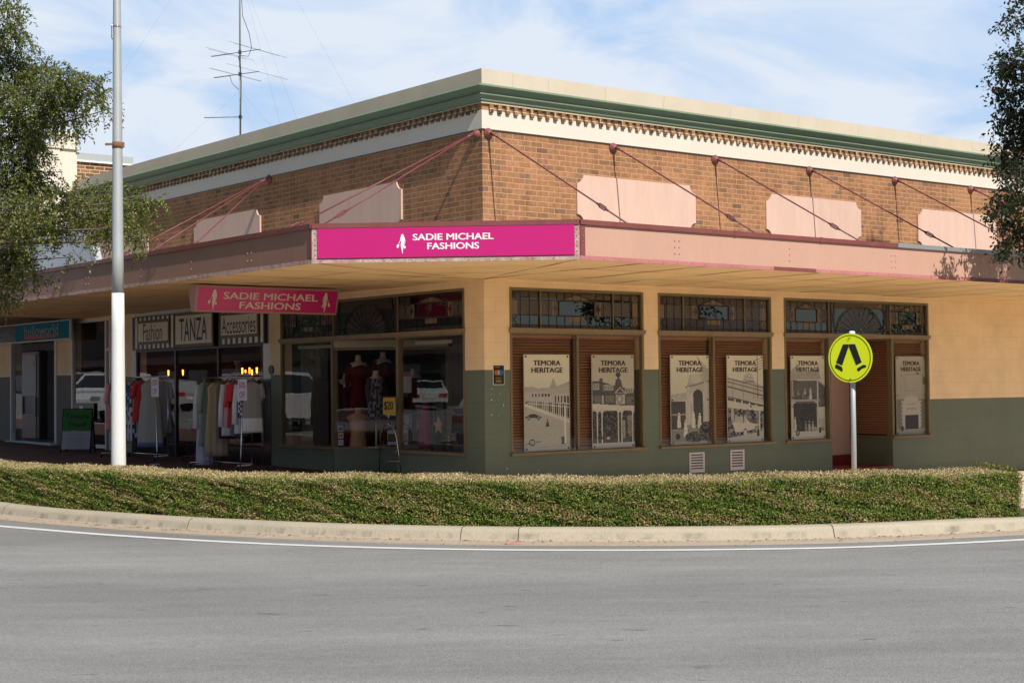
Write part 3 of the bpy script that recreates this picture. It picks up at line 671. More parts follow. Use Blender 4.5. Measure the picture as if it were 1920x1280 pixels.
        if style == 'dark':
            for i in range(len(c) - 1):
                for za, zb in ((zr[0], zr[1]), (zr[2], zr[3])): P(c[i] + .012, c[i + 1] - .012, za + .01, zb - .01, g, 2, .002)
    lo = part(l, 'lead_came', 'lead', par); go = part(g, 'coloured_glass', ['tan', 'pebble', 'ruby', 'gold'], par)
def pane(side, a0, a1, z0, z1, par, mk='glass', d=.032, name='pane'):
    p = MB()
    if side == 'R': p.face([(a0, d, z0), (a1, d, z0), (a1, d, z1), (a0, d, z1)])
    else: p.face([(d, a0, z0), (d, a0, z1), (d, a1, z1), (d, a1, z0)])
    return part(p, name, mk, par)
def moulding(M_, side, a0, a1, z0, z1, out):      # little stepped horizontal moulding
    H = z1 - z0
    for k, (f0, f1, o_) in enumerate(((0, .3, .6), (.3, .72, .85), (.72, 1, 1.0))):
        za, zb = z0 + H * f0, z0 + H * f1
        if side == 'R': M_.box(a0 - .02 * o_, a1 + .02 * o_, -out * o_, .10, za, zb)
        else: M_.box(-out * o_, .10, a0 - .02 * o_, a1 + .02 * o_, za, zb)
def window(side, a0, a1, lead_muls, disp, lead_style, sills):
    # disp: list of (a0,a1,[mullions]) glazed stretches below the transom
    f = MB(); w = .045
    def bx(M_, p, q, d0, d1, za, zb, m=0):
        if side == 'R': M_.box(p, q, d0, d1, za, zb, m)
        else: M_.box(d0, d1, p, q, za, zb, m)
    bx(f, a0, a0 + w, -.008, .06, .6, WT); bx(f, a1 - w, a1, -.008, .06, .6, WT); bx(f, a0 + w, a1 - w, -.008, .06, WT - .04, WT)
    for m_ in lead_muls: bx(f, m_ - .010, m_ + .010, .016, .055, 2.545, WT - .04)
    for p, q, ms in disp:
        bx(f, p, q, .0, .06, .588, .608)
        bx(f, p, q, .01, .06, 2.45, 2.47)
        for m_ in ms: bx(f, m_ - .022, m_ + .022, .006, .055, .6, 2.47)
    fo = part(f, 'window', 'frame')
    t_ = MB(); moulding(t_, side, a0, a1, 2.47, 2.545, .05); part(t_, 'transom_bar', 'sill', fo)
    for p, q in sills:
        s_ = MB(); moulding(s_, side, p, q, .552, .592, .07); part(s_, 'sill', 'sill', fo)
    pane(side, a0 + w, a1 - w, 2.545, WT - .04, fo, 'leadglass', .045, 'transom_pane')
    lead_panel(side, a0 + w, a1 - w, lead_style, fo, lead_muls)
    for p, q, ms in disp:
        e = [p] + ms + [q]
        for i in range(len(e) - 1): pane(side, e[i] + .02, e[i + 1] - .02, .61, 2.455, fo)
    return fo
w1 = window('R', .5, 3.345, [1.143, 2.69], [(.545, 3.30, [1.90])], 'clear', [(.5, 3.345)])
w2 = window('R', 3.685, 6.48, [4.30, 5.82], [(3.73, 6.435, [5.02])], 'dark', [(3.685, 6.48)])
w3 = window('R', 6.82, 11.045, [8.08, 9.88], [(6.865, 8.03, []), (9.92, 11.0, [])], 'fan', [(6.82, 8.09), (9.875, 11.045)])
wl_ = window('L', .5, 6.235, [2.40, 4.42], [(.545, 2.36, []), (4.46, 6.19, [])], 'fan', [(.5, 2.42), (4.41, 6.235)])
for p in (8.06, 9.90): mb = MB(); mb.box(p - .03, p + .03, -.008, .1, .6, 2.47); part(mb, 'door_post', 'frame', w3)
for p in (2.385, 4.435): mb = MB(); mb.box(-.008, .1, p - .03, p + .03, .6, 2.47); part(mb, 'door_post', 'frame', wl_)
# door recess of the right facade
mb = MB(); mb.box(8.0, 10.4, 1.05, 1.12, .22, 2.5); mb.box(8.03, 8.09, .1, 1.05, ZB, 2.5); mb.box(8.09, 10.3, .02, 1.05, 2.47, 2.54); part(mb, 'recess_wall', 'pinkwall')
mb = MB(); mb.box(8.09, 10.2, .10, 1.05, -.5, .03); mb.box(8.09, 9.875, .0, .10, -.5, .03); mb.box(8.09, 10.2, 1.0, 1.05, .03, .215); part(mb, 'door_step', 'redstep')
# glazed return of the right recess
mb = MB(); mb.box(9.89, 9.95, .10, 1.03, -.1, .56); part(mb, 'stall_riser', 'dado')
mb = MB(); mb.box(9.86, 9.96, .10, 1.04, .56, .60); mb.box(9.88, 9.93, 1.0, 1.05, .60, 2.47); mb.box(9.88, 9.93, .10, 1.0, 2.42, 2.47); fo = part(mb, 'return_window', 'frame')
p = MB(); p.face([(9.9, .1, .6), (9.9, 1.0, .6), (9.9, 1.0, 2.42), (9.9, .1, 2.42)]); part(p, 'pane', 'glass', fo)
# recess of the left facade: angled glazing back to a door
A0 = (.0, 4.42); A1 = (1.6, 3.15)
dv = np.array([A1[0] - A0[0], A1[1] - A0[1]]); dl = np.linalg.norm(dv); dv /= dl; nv = np.array([dv[1], -dv[0]])   # points into the recess
if nv[1] > 0: nv = -nv
def abox(M_, s0, s1, d0, d1, z0, z1, m=0, O=A0, D=None, Nv=None):
    D = dv if D is None else D; Nv = nv if Nv is None else Nv
    q = [np.array(O) + D * s + Nv * d for s, d in ((s0, d0), (s1, d0), (s1, d1), (s0, d1))]
    vs = [(*p, z0) for p in q] + [(*p, z1) for p in q]
    M_.mesh(vs, [(0, 3, 2, 1), (4, 5, 6, 7), (0, 1, 5, 4), (1, 2, 6, 5), (2, 3, 7, 6), (3, 0, 4, 7)], m)
mb = MB(); abox(mb, 0.02, dl, -.1, 0, ZB, .56); part(mb, 'stall_riser', 'dado')
mb = MB(); abox(mb, 0.02, dl, -.1, .03, .56, .60); abox(mb, dl - .05, dl, -.06, 0, .6, 2.3); abox(mb, .05, dl, -.05, .0, 2.30, 2.35); fo = part(mb, 'angled_window', 'frame')
p = MB(); q0 = np.array(A0) + dv * .04 - nv * .03; q1 = np.array(A1) - nv * .03; p.face([(*q0, .6), (*q1, .6), (*q1, 2.3), (*q0, 2.3)]); part(p, 'pane', 'glass', fo)
mb = MB(); abox(mb, .02, dl, -.08, .0, 2.351, 2.469); mb.box(.1, 1.8, 2.2, 4.4, 2.47, 2.54); part(mb, 'recess_head', 'creamin')
A2 = (.0, 2.40); A3 = (1.6, 2.05); d2 = np.array([A3[0] - A2[0], A3[1] - A2[1]]); l2 = np.linalg.norm(d2); d2 /= l2; n2 = np.array([-d2[1], d2[0]])
mb = MB(); abox(mb, .02, l2, -.1, 0, ZB, .56, O=A2, D=d2, Nv=n2); part(mb, 'stall_riser', 'dado')
mb = MB(); abox(mb, .02, l2, -.1, .02, .56, .60, O=A2, D=d2, Nv=n2); abox(mb, l2 - .05, l2, -.06, 0, .6, 2.42, O=A2, D=d2, Nv=n2); abox(mb, .02, l2, -.06, 0, 2.42, 2.469, O=A2, D=d2, Nv=n2); fo = part(mb, 'return_window', 'frame')
p = MB(); q0 = np.array(A2) + d2 * .04 - n2 * .03; q1 = np.array(A3) - n2 * .03; p.face([(*q0, .6), (*q1, .6), (*q1, 2.42), (*q0, 2.42)]); part(p, 'pane', 'glass', fo)
mb = MB(); mb.box(0.0, 1.62, 2.05, 4.4, -.2, .17); part(mb, 'recess_floor', 'paver')
mb = MB(); mb.box(1.6, 1.66, 2.05, 2.15, .17, 2.35); mb.box(1.6, 1.66, 3.05, 3.15, .17, 2.35); mb.box(1.6, 1.66, 2.15, 3.05, 2.25, 2.35); mb.box(1.6, 1.66, 2.15, 3.05, .17, .45); fo = part(mb, 'door', 'frame')
p = MB(); p.face([(1.63, 2.15, .45), (1.63, 3.05, .45), (1.63, 3.05, 2.25), (1.63, 2.15, 2.25)]); part(p, 'pane', 'glass', fo)
# display platforms and backs inside the fashion shop
mb = MB(); mb.box(.26, 2.2, 4.5, 6.2, .12, .58); mb.prism([(.3, 4.5), (1.75, 3.28), (4.2, 3.3), (4.2, 4.5)], 'z', .12, .575); mb.prism([(.26, .5), (1.6, .5), (1.6, 1.93), (.26, 2.25)], 'z', .12, .575); part(mb, 'display_floor', 'greyin')
mb = MB(); mb.box(.4, .95, 6.12, 6.18, .58, 3.1); mb.box(.26, .95, 4.5, 6.18, 2.60, 2.66); part(mb, 'display_back', 'greyin')
mb = MB(); mb.box(.3, .36, .62, 2.3, 2.34, 2.40); part(mb, 'light_batten', 'creamin')
mb = MB(); mb.box(.3, .36, 4.6, 6.1, 2.36, 2.42); part(mb, 'light_batten', 'creamin')

# ---------------- shopfront of the striped-sign boutique
mb = MB()
for y in (6.89, 8.71, 10.59, 12.45): mb.box(.0, .07, y - .025, y + .025, ZF(0, y), 2.5)
mb.box(.0, .07, 6.9, 12.45, 2.45, 3.2); mb.box(0, .07, 6.9, 8.7, .50, .53); mb.box(0, .07, 10.6, 12.45, .50, .53)
fo = part(mb, 'shopfront_frame', 'dgrey')
for a, b, z in ((6.92, 8.69, .53), (8.73, 10.57, .27), (10.61, 12.43, .53)): pane('L', a, b, z, 2.45, fo, d=.035)
mb = MB(); mb.box(3.0, 3.05, 6.95, 12.4, .3, 3.2); part(mb, 'shop_back_wall', 'greyin')
# white framed glazing and door next to it
mb = MB()
for y in (13.83, 14.06, 15.97): mb.box(-.01, .07, y - .035, y + .035, .30, 3.24)
mb.box(-.01, .07, 13.83, 15.97, 3.20, 3.26); mb.box(-.01, .07, 14.06, 15.97, .33, .41); mb.box(-.01, .07, 12.95, 14.06, 2.52, 2.58)
fo = part(mb, 'white_frame_window', 'white'); pane('L', 14.09, 15.94, .41, 3.2, fo, d=.035); pane('L', 13.86, 14.03, .41, 3.2, fo, d=.035)
mb = MB(); mb.box(-.012, -.002, 14.7, 15.9, .95, 1.35); part(mb, 'window_vinyl', 'dgrey', fo)
mb = MB(); mb.box(-.02, -.013, 15.3, 15.5, 1.0, 1.28); mb.text('travel', .42, .1, (-.016, 15.0, 1.14), (0, -1, 0), (0, 0, 1), 0); part(mb, 'vinyl_mark', 'white', fo)

# ---------------- awning
aw = MB(); FZ0, FZ1 = 3.30, 3.765
PA, PB = (-3.8, -1.25), (-1.15, -3.6)
def strip(M_, P, Q, z0, z1, out, th, m=0):        # upright board between two plan points, outer face `out` beyond the line
    P = np.array(P, float); Q = np.array(Q, float); d = (Q - P) / np.linalg.norm(Q - P); n_ = np.array([d[1], -d[0]])
    q = [P + n_ * out, Q + n_ * out, Q + n_ * (out - th), P + n_ * (out - th)]
    vs = [(*p, z0) for p in q] + [(*p, z1) for p in q]
    M_.mesh(vs, [(0, 3, 2, 1), (4, 5, 6, 7), (0, 1, 5, 4), (1, 2, 6, 5), (2, 3, 7, 6), (3, 0, 4, 7)], m)
LEND = 15.0
mb = MB(); strip(mb, PB, (X1, -3.6), FZ0, FZ1, 0, .03, 0); strip(mb, PA, PB, FZ0, FZ1, 0, .03, 0); strip(mb, (-3.8, LEND), PA, FZ0, FZ1, 0, .03, 1); mb.box(-3.77, .0, LEND - .03, LEND, FZ0, FZ1, 1)
fas = part(mb, 'awning_fascia', ['fascia', 'fasciaL'])
mb = MB(); strip(mb, PB, (5.44, -3.6), 3.75, 3.815, .03, .16, 0); strip(mb, PA, PB, 3.75, 3.815, .03, .16, 0); strip(mb, (-3.8, LEND), PA, 3.75, 3.815, .03, .16, 0); strip(mb, (5.44, -3.6), (X1, -3.6), 3.755, 3.822, .035, .16, 1)
for x in (1.75, 3.6): strip(mb, (x, -3.6), (x + .05, -3.6), 3.745, 3.82, .034, .17, 0)
part(mb, 'capping', ['maroon', 'galvcap'], fas)
mb = MB()
def trim_run(P, Q, mseq, out=.012, step=.9):
    P = np.array(P, float); Q = np.array(Q, float); L_ = np.linalg.norm(Q - P); n_ = max(1, int(L_ / step)); 
    for k in range(n_):
        a = P + (Q - P) * k / n_; b = P + (Q - P) * (k + 1) / n_
        strip(mb, a, b, 3.288, 3.342 + random.uniform(-.002, .002), out, .02, mseq(k))
trim_run(PB, (X1, -3.6), lambda k: 1 if k in (4, 9, 10) else 0); trim_run(PA, PB, lambda k: 2, step=.6); trim_run((-3.8, LEND), PA, lambda k: 2 if k > 6 or k % 2 else 1, step=.8)
nd = (np.array(PB) - np.array(PA)) / np.linalg.norm(np.array(PB) - np.array(PA))
strip(mb, np.array(PB), np.array(PB) + np.array([.085, 0]), 3.342, 3.75, .014, .02, 1); strip(mb, np.array(PB) - nd * .065, np.array(PB), 3.342, 3.75, .014, .02, 2)
strip(mb, np.array(PA), np.array(PA) + nd * .085, 3.342, 3.75, .014, .02, 2); strip(mb, np.array(PA) + np.array([0, .045]), np.array(PA), 3.342, 3.75, .014, .02, 1)
part(mb, 'edge_trim', ['trim', 'maroon', 'peel'], fas)
# rivets and bolts
rv = MB()
def rivet(x, y, z, n_, r=.011):
    n_ = Vector((*n_, 0)).normalized(); c = Vector((x, y, z)); rv.tube([c - n_ * .002, c + n_ * .006, c + n_ * .010], [r, r * .85, r * .3], 6, smooth=True)
x = -1.0
while x < 16: rivet(x, -3.612, 3.314, (0, -1), .008); x += .27
s_ = .12
while s_ < 3.45:
    p = np.array(PA) + nd * s_; rivet(p[0] - .663 * .012, p[1] - .748 * .012, 3.314, (-.663, -.748), .009); s_ += .28
for z in (3.40, 3.47, 3.53, 3.6, 3.69):
    p = np.array(PA) + nd * .045; rivet(p[0] - .663 * .014, p[1] - .748 * .014, z, (-.663, -.748), .012); p = np.array(PB) - nd * .035; rivet(p[0] - .663 * .014, p[1] - .748 * .014, z, (-.663, -.748), .012)
    rivet(-1.11, -3.614, z, (0, -1), .008)
for x, tw in ((.58, 1), (2.93, 0), (5.31, 1), (7.9, 0), (10.6, 1)):
    for z in (3.62, 3.53, 3.44):
        rivet(x, -3.6, z, (0, -1), .013)
        if tw: rivet(x + .085, -3.6, z, (0, -1), .013)
for y, tw in ((.40, 1), (2.25, 0), (4.0, 0), (6.05, 1), (8.25, 0), (10.4, 1)):
    for z in (3.64, 3.55, 3.44):
        rivet(-3.8, y, z, (-1, 0), .014)
        if tw: rivet(-3.8, y + .11, z, (-1, 0), .014)
part(rv, 'rivet', 'trim', fas)
# soffit with gentle sag, split in three fields
def sag(x, y): return 3.296 + .010 * math.sin(x * 1.7 + y * .6) * math.sin(y * 1.9 + 1) - .004
sf = MB()
def grid(x0, x1, y0, y1, nx, ny, clip=None):
    for i in range(nx):
        for j in range(ny):
            a, b = x0 + (x1 - x0) * i / nx, x0 + (x1 - x0) * (i + 1) / nx; c, d = y0 + (y1 - y0) * j / ny, y0 + (y1 - y0) * (j + 1) / ny
            sf.face([(a, c, sag(a, c)), (a, d, sag(a, d)), (b, d, sag(b, d)), (b, c, sag(b, c))], smooth=True)
grid(0, 20, -3.59, 0, 60, 12); grid(-3.79, 0, 0, LEND, 12, 44)
for k in range(12):      # the splayed corner
    t0, t1 = k / 12, (k + 1) / 12
    def out(t):
        # outline from (0,-3.59) to (-1.15,-3.59) to (-3.79,-1.25) to (-3.79,0)
        pts = [(0, -3.59), (-1.15, -3.59), (-3.79, -1.25), (-3.79, 0)]; Ls = [1.15, 3.53, 1.25]; s = t * sum(Ls)
        for q in range(3):
            if s <= Ls[q] + 1e-9: u = s / Ls[q]; return (pts[q][0] * (1 - u) + pts[q + 1][0] * u, pts[q][1] * (1 - u) + pts[q + 1][1] * u)
            s -= Ls[q]
        return pts[-1]
    a, b = out(t0), out(t1)
    for m_ in range(4):
        u0, u1 = m_ / 4, (m_ + 1) / 4; q = [(a[0] * u0, a[1] * u0), (a[0] * u1, a[1] * u1), (b[0] * u1, b[1] * u1), (b[0] * u0, b[1] * u0)]
        sf.face([(*p, sag(*p)) for p in q], smooth=True)
sof = part(sf, 'awning_soffit', 'soffit')
# cover strips / open joints, slightly crooked
jt = MB()
def joint(P, Q, w=.02, seg=8):
    pts = []
    for k in range(seg + 1):
        t = k / seg; x = P[0] + (Q[0] - P[0]) * t + random.uniform(-.006, .006); y = P[1] + (Q[1] - P[1]) * t + random.uniform(-.006, .006); pts.append((x, y, sag(x, y) - .004 - random.random() * .004))
    for a, b in zip(pts[:-1], pts[1:]):
        d = Vector(b) - Vector(a); d.z = 0; n_ = Vector((-d.y, d.x, 0)).normalized() * w * random.uniform(.3, 1.0)
        jt.face([Vector(a) + n_, Vector(b) + n_, Vector(b) - n_, Vector(a) - n_])
for y in (-1.2, -2.4): joint((-.6, y), (20, y), seg=40, w=.011)
for k in range(17): joint((1.2 * k, -3.58), (1.2 * k, -.02), w=.022)
for x in (-1.25, -2.5): joint((x, -.6), (x, LEND), seg=30, w=.011)
for k in range(12): joint((-3.78, 1.2 * k), (-.02, 1.2 * k), w=.02)
joint((0, 0), (-1.15, -3.55), w=.014); joint((0, 0), (-3.75, -1.25), w=.014); joint((-.6, -1.2), (-1.25, -.6)); joint((-1.1, -2.4), (-2.5, -.9), w=.01)
part(jt, 'cover_strip', 'joint', sof)
mb = MB(); mb.prism([(0, 0), (0, 0.0), (X1, 0), (X1, -3.5), (-1.1, -3.5), (-3.7, -1.2), (-3.7, LEND - .1), (0, LEND - .1)][1:], 'z', 3.70, 3.73); part(mb, 'awning_roof', 'galv')
# tie rods with rosettes
def rosette(c, n_, name='tie_rod'):
    pass
def tie(boss, n_, ends, tb):
    M_ = MB(); n_ = Vector((*n_, 0)); b = Vector(boss)
    R_ = MB(); R_.tube([b, b + n_ * .02, b + n_ * .035, b + n_ * .05, b + n_ * .075, b + n_ * .085], [.088, .085, .062, .058, .03, .008], 18)
    for e, t in zip(ends, tb):
        e = Vector(e); s = b + n_ * .08; d = e - s
        M_.tube([s, e], .0125, 7); M_.tube([s, s + d * .045], [.026, .018], 8)
        # turnbuckle: two side bars and end collars
        c0, c1 = s + d * (t - .03), s + d * (t + .03); side = d.cross(Vector((0, 0, 1))).normalized(); upv = side.cross(d).normalized()
        for sg in (-1, 1): M_.tube([c0, c0 + (c1 - c0) * .2 + upv * .026 * sg, c0 + (c1 - c0) * .8 + upv * .026 * sg, c1], .009, 6)
        M_.tube([c0 - d * .006, c0 + d * .004], .018, 8); M_.tube([c1 - d * .004, c1 + d * .006], .018, 8)
        M_.tube([e - d * .02, e], .02, 6)
    o = part(M_, 'tie_rod', 'rod'); part(R_, 'rosette', 'maroon', o)
for x in (.114, 2.708, 5.097, 7.571, 10.061, 12.508, 15.0): tie((x, 0, 5.545), (0, -1), [(x - .02, -3.3, 3.80)], [.80])
tie((0, .125, 5.54), (-1, 0), [(-3.3, -.45, 3.82), (-3.3, .62, 3.82)], [.84, .90])
tie((0, 6.612, 5.56), (-1, 0), [(-3.35, 3.25, 3.82), (-3.35, 5.0, 3.82), (-3.35, 6.4, 3.82)], [.93, .86, .9])
tie((0, 13.0, 5.56), (-1, 0), [(-3.35, 10.4, 3.82), (-3.35, 11.9, 3.82)], [.93, .86])
# vents
for x0, x1, z0, z1, dx in ((4.365, 4.73, .125, .472, 0), (5.368, 5.72, .128, .483, 0)):
    m_ = MB(); t = .035; m_.box(x0, x0 + t, -.018, 0, z0, z1); m_.box(x1 - t, x1, -.018, 0, z0, z1); m_.box(x0 + t, x1 - t, -.018, 0, z1 - t, z1); m_.box(x0 + t, x1 - t, -.018, 0, z0, z0 + t)
    for k in range(6):
        z = z0 + t + .006 + k * (z1 - z0 - 2 * t) / 6; m_.mesh([(x0 + t, -.016, z), (x1 - t, -.016, z), (x1 - t, -.004, z + .020), (x0 + t, -.004, z + .020), (x0 + t, -.016, z - .006), (x1 - t, -.016, z - .006)], [(0, 1, 2, 3), (4, 5, 1, 0)], 0)
    m_.box(x0 + t, x1 - t, -.0015, 0, z0 + t, z1 - t, 1); part(m_, 'air_vent', ['pvc', 'dgrey'])
for x, z in ((2.28, .30), (7.34, .33)):
    m_ = MB()
    for k in range(4): m_.box(x - .08, x + .08, -.004, 0, z - .06 + k * .035, z - .04 + k * .035)
    part(m_, 'brick_vent', 'dado')
m_ = MB()      # chipped paint on the green dado by the corner
for x, z, r_ in ((.135, 1.60, .008), (.128, 1.43, .012), (.30, 1.53, .006), (.36, 1.35, .009), (.365, 1.33, .006), (.13, 1.20, .011), (.27, 1.19, .006), (.14, 1.52, .005), (.42, .36, .010), (1.05, .31, .008), (.2, 1.42, .004)):
    m_.face([(x - r_, -.0015, z - r_ * .6), (x + r_ * .6, -.0015, z - r_), (x + r_, -.0015, z + r_ * .4), (x - r_ * .3, -.0015, z + r_)])
part(m_, 'paint_chips', 'white')
m_ = MB(); m_.tube([(-.0, 6.56, 1.99), (-.03, 6.56, 1.99)], .085, 20); part(m_, 'round_plaque', 'dgrey')

# ================================================================== NEIGHBOUR BUILDING (travel shop)
nb = thing('neighbour_building', 'taller neighbouring shop with white pilaster and brick side wall behind the tree', 'building', (0, 16, 0))
mb = MB(); mb.box(.12, 9, 16.02, 16.25, 5.9, 7.05); part(mb, 'brick_wall', 'nbrick', nb)
mb = MB(); mb.box(.10, 1.55, 15.97, 16.3, 7.06, 7.25); mb.box(.08, 1.58, 15.95, 16.32, 7.04, 7.075, 1); part(mb, 'parapet_cap', ['galv', 'white'], nb)
mb = MB(); mb.box(-.86, -.30, 15.9, 16.4, 3.3, 7.3); mb.box(-.30, .12, 15.94, 16.4, 3.3, 7.62); mb.box(-.9, -.28, 15.86, 16.42, 7.3, 7.42); mb.box(-.34, .16, 15.9, 16.42, 7.62, 7.72); mb.box(-.36, .18, 15.88, 16.42, 7.30, 7.36); part(mb, 'pilaster', 'band', nb)
mb = MB(); mb.box(.0, .3, 16.4, 28, 3.34, 7.1); part(mb, 'upper_wall', 'band', nb)
mb = MB(); mb.box(0, TW, 16.0, 16.9, 2.0, 3.34); mb.box(0, TW, 19.83, 21.5, 2.0, 3.34); mb.box(0, TW, 16.9, 19.83, 2.88, 3.34); mb.box(0, TW, 21.5, 28, 2.9, 3.34); part(mb, 'painted_wall', 'cream', nb)
for a_, b_ in ((16.0, 16.88), (19.85, 21.5)): mb = MB(); mb.box(-.002, TW, a_, b_, -.2, 2.0); part(mb, 'dado', 'greyin', nb)
mb = MB(); mb.box(-.03, .08, 16.88, 16.98, .40, 2.88); mb.box(-.03, .08, 19.8, 19.86, .40, 2.88); mb.box(-.03, .08, 16.98, 19.8, 2.84, 2.88); f_ = part(mb, 'window', 'white', nb); pane('L', 16.98, 19.8, .42, 2.84, f_)
mb = MB(); mb.bbox(-.16, .1, 16.9, 19.9, .2, .40, .01); part(mb, 'plinth', 'whitetile', nb)
mb = MB(); mb.box(.3, .35, 16.2, 28, .3, 3.3); mb.box(1.5, 1.55, 16.2, 28, .3, 3.3); part(mb, 'room_lining', 'darkin', nb); bpy.data.objects.remove(bpy.data.objects[[o.name for o in nb.children if o.name.startswith('room_lining')][0]])
mb = MB(); mb.box(2.5, 2.55, 16.2, 28, .3, 3.3); mb.box(.3, 2.5, 16.2, 28, 3.28, 3.3); mb.box(.3, 2.5, 16.2, 28, .25, .32); mb.box(.3, 2.5, 16.2, 16.25, .3, 3.3); part(mb, 'room_lining', 'darkin', nb)
mb = MB(); mb.box(-3.6, 0, 15.1, 30, 3.30, 3.36); mb.box(-3.62, -3.58, 15.1, 30, 3.28, 3.7); part(mb, 'awning', 'fasciaL', nb)
# ================================================================== SIGNS
def silhouette(M_, o, xd, ud, h, m=0, flip=1, t=.003):     # walking woman with shopping bags, height h, centre o
    P_ = [(.50, 1.0), (.44, .985), (.40, .94), (.38, .86), (.34, .80), (.33, .73), (.30, .66), (.22, .56), (.18, .50), (.20, .49), (.30, .60), (.36, .66), (.40, .58), (.37, .50), (.36, .42), (.38, .33), (.42, .22), (.46, .10), (.48, .0), (.53, .0), (.53, .1), (.55, .22), (.60, .33), (.66, .42), (.68, .50), (.64, .58), (.66, .66), (.70, .60), (.69, .52), (.73, .53), (.75, .62), (.72, .72), (.70, .80), (.65, .84), (.62, .92), (.57, .985)]
    bag1 = [(.17, .49), (.06, .44), (.0, .33), (.16, .27), (.24, .43)]; bag2 = [(.62, .36), (.74, .40), (.78, .27), (.64, .24)]
    xd = Vector(xd); ud = Vector(ud); nd = xd.cross(ud); o = Vector(o)
    def T(q): return o + xd * ((q[0] - .45) * h * .62 * flip) + ud * ((q[1] - .5) * h) + nd * t
    for pl in (bag1, bag2): M_.face([T(q) for q in pl], m)
    # body cut in convex-ish slices
    import mathutils
    tri = mathutils.geometry.tessellate_polygon([[Vector((*q, 0)) for q in P_]])
    M_.mesh([T(q) for q in P_], [tuple(f) for f in tri], m)
XS = Vector((nd[0], nd[1], 0)); NS = Vector((-.663, -.748, 0))
def spl(s, z, out=0): p = Vector((PA[0], PA[1], z)) + XS * s + NS * out; return p
fs = thing('fascia_sign', 'bright magenta shop sign board on the angled corner fascia of the awning', 'sign', tuple(spl(1.77, 3.34)))
mb = MB(); q = [spl(.075, 3.352, .016), spl(3.475, 3.352, .016), spl(3.475, 3.745, .016), spl(.075, 3.745, .016)]; q2 = [p + NS * .012 for p in q]
mb.mesh(q + q2, [(4, 5, 6, 7), (0, 1, 5, 4), (1, 2, 6, 5), (2, 3, 7, 6), (3, 0, 4, 7)]); mb.build('board', 'magenta', fs)
mb = MB()
def on_spl(wx): return (wx - (-2.63)) / (.93 + 2.63) * 3.53
mb.text('SADIE MICHAEL', 1.07, .088, spl(on_spl(-.735), 3.613, .028), XS, (0, 0, 1), bold=.045)
mb.text('FASHIONS', .685, .088, spl(on_spl(-.735), 3.492, .028), XS, (0, 0, 1), bold=.045)
silhouette(mb, spl(on_spl(-1.42), 3.53, .028), XS, (0, 0, 1), .255); mb.build('lettering', 'text_white', fs)
# hanging wedge-shaped lightbox below the awning
hs = thing('hanging_sign', 'tapered magenta lightbox sign hanging under the awning', 'sign', (-2.0, 3.1, 2.83))
x0, x1, zt, zb, yt, yb = -3.36, -.76, 3.262, 2.85, .15, .045
mb = MB(); yc = 3.1
mb.mesh([(x0, yc - yt, zt), (x1, yc - yt, zt), (x1, yc + yt, zt), (x0, yc + yt, zt), (x0 , yc - yb, zb), (x1, yc - yb, zb), (x1, yc + yb, zb), (x0, yc + yb, zb)], [(0, 1, 2, 3), (7, 6, 5, 4), (4, 5, 1, 0), (5, 6, 2, 1), (6, 7, 3, 2), (7, 4, 0, 3)])
mb.build('sign_box', 'signbox', hs)
fu = Vector((0, -(yt - yb), zt - zb)).normalized(); fn = Vector((1, 0, 0)).cross(fu)
def hf(x, s, out): c = Vector((x, yc - yb, zb)) + fu * s; return c + fn * out
Hs = math.hypot(yt - yb, zt - zb)
mb = MB(); mb.mesh([hf(x0 + .05, .028, .003), hf(x1 - .03, .028, .003), hf(x1 - .03, Hs - .03, .003), hf(x0 + .05, Hs - .03, .003)], [(0, 1, 2, 3)])
fu2 = Vector((0, (yt - yb), zt - zb)).normalized(); c0 = Vector((0, yc + yb + .003, zb))
mb.mesh([c0 + Vector((x1 - .03, 0, 0)) + fu2 * .028, c0 + Vector((x0 + .05, 0, 0)) + fu2 * .028, c0 + Vector((x0 + .05, .0, 0)) + fu2 * (Hs - .03), c0 + Vector((x1 - .03, 0, 0)) + fu2 * (Hs - .03)], [(0, 1, 2, 3)])
mb.build('sign_face', 'magenta2', hs)
mb = MB(); mb.text('SADIE MICHAEL', 1.72, .115, hf(-2.02, Hs * .64, .006), (1, 0, 0), fu, bold=.045); mb.text('FASHIONS', 1.12, .115, hf(-2.02, Hs * .29, .006), (1, 0, 0), fu, bold=.045)
silhouette(mb, hf(-3.05, Hs * .48, .006), (1, 0, 0), fu, .33); silhouette(mb, hf(-1.0, Hs * .48, .006), (1, 0, 0), fu, .33, flip=-1); mb.build('lettering', 'text_cream', hs)
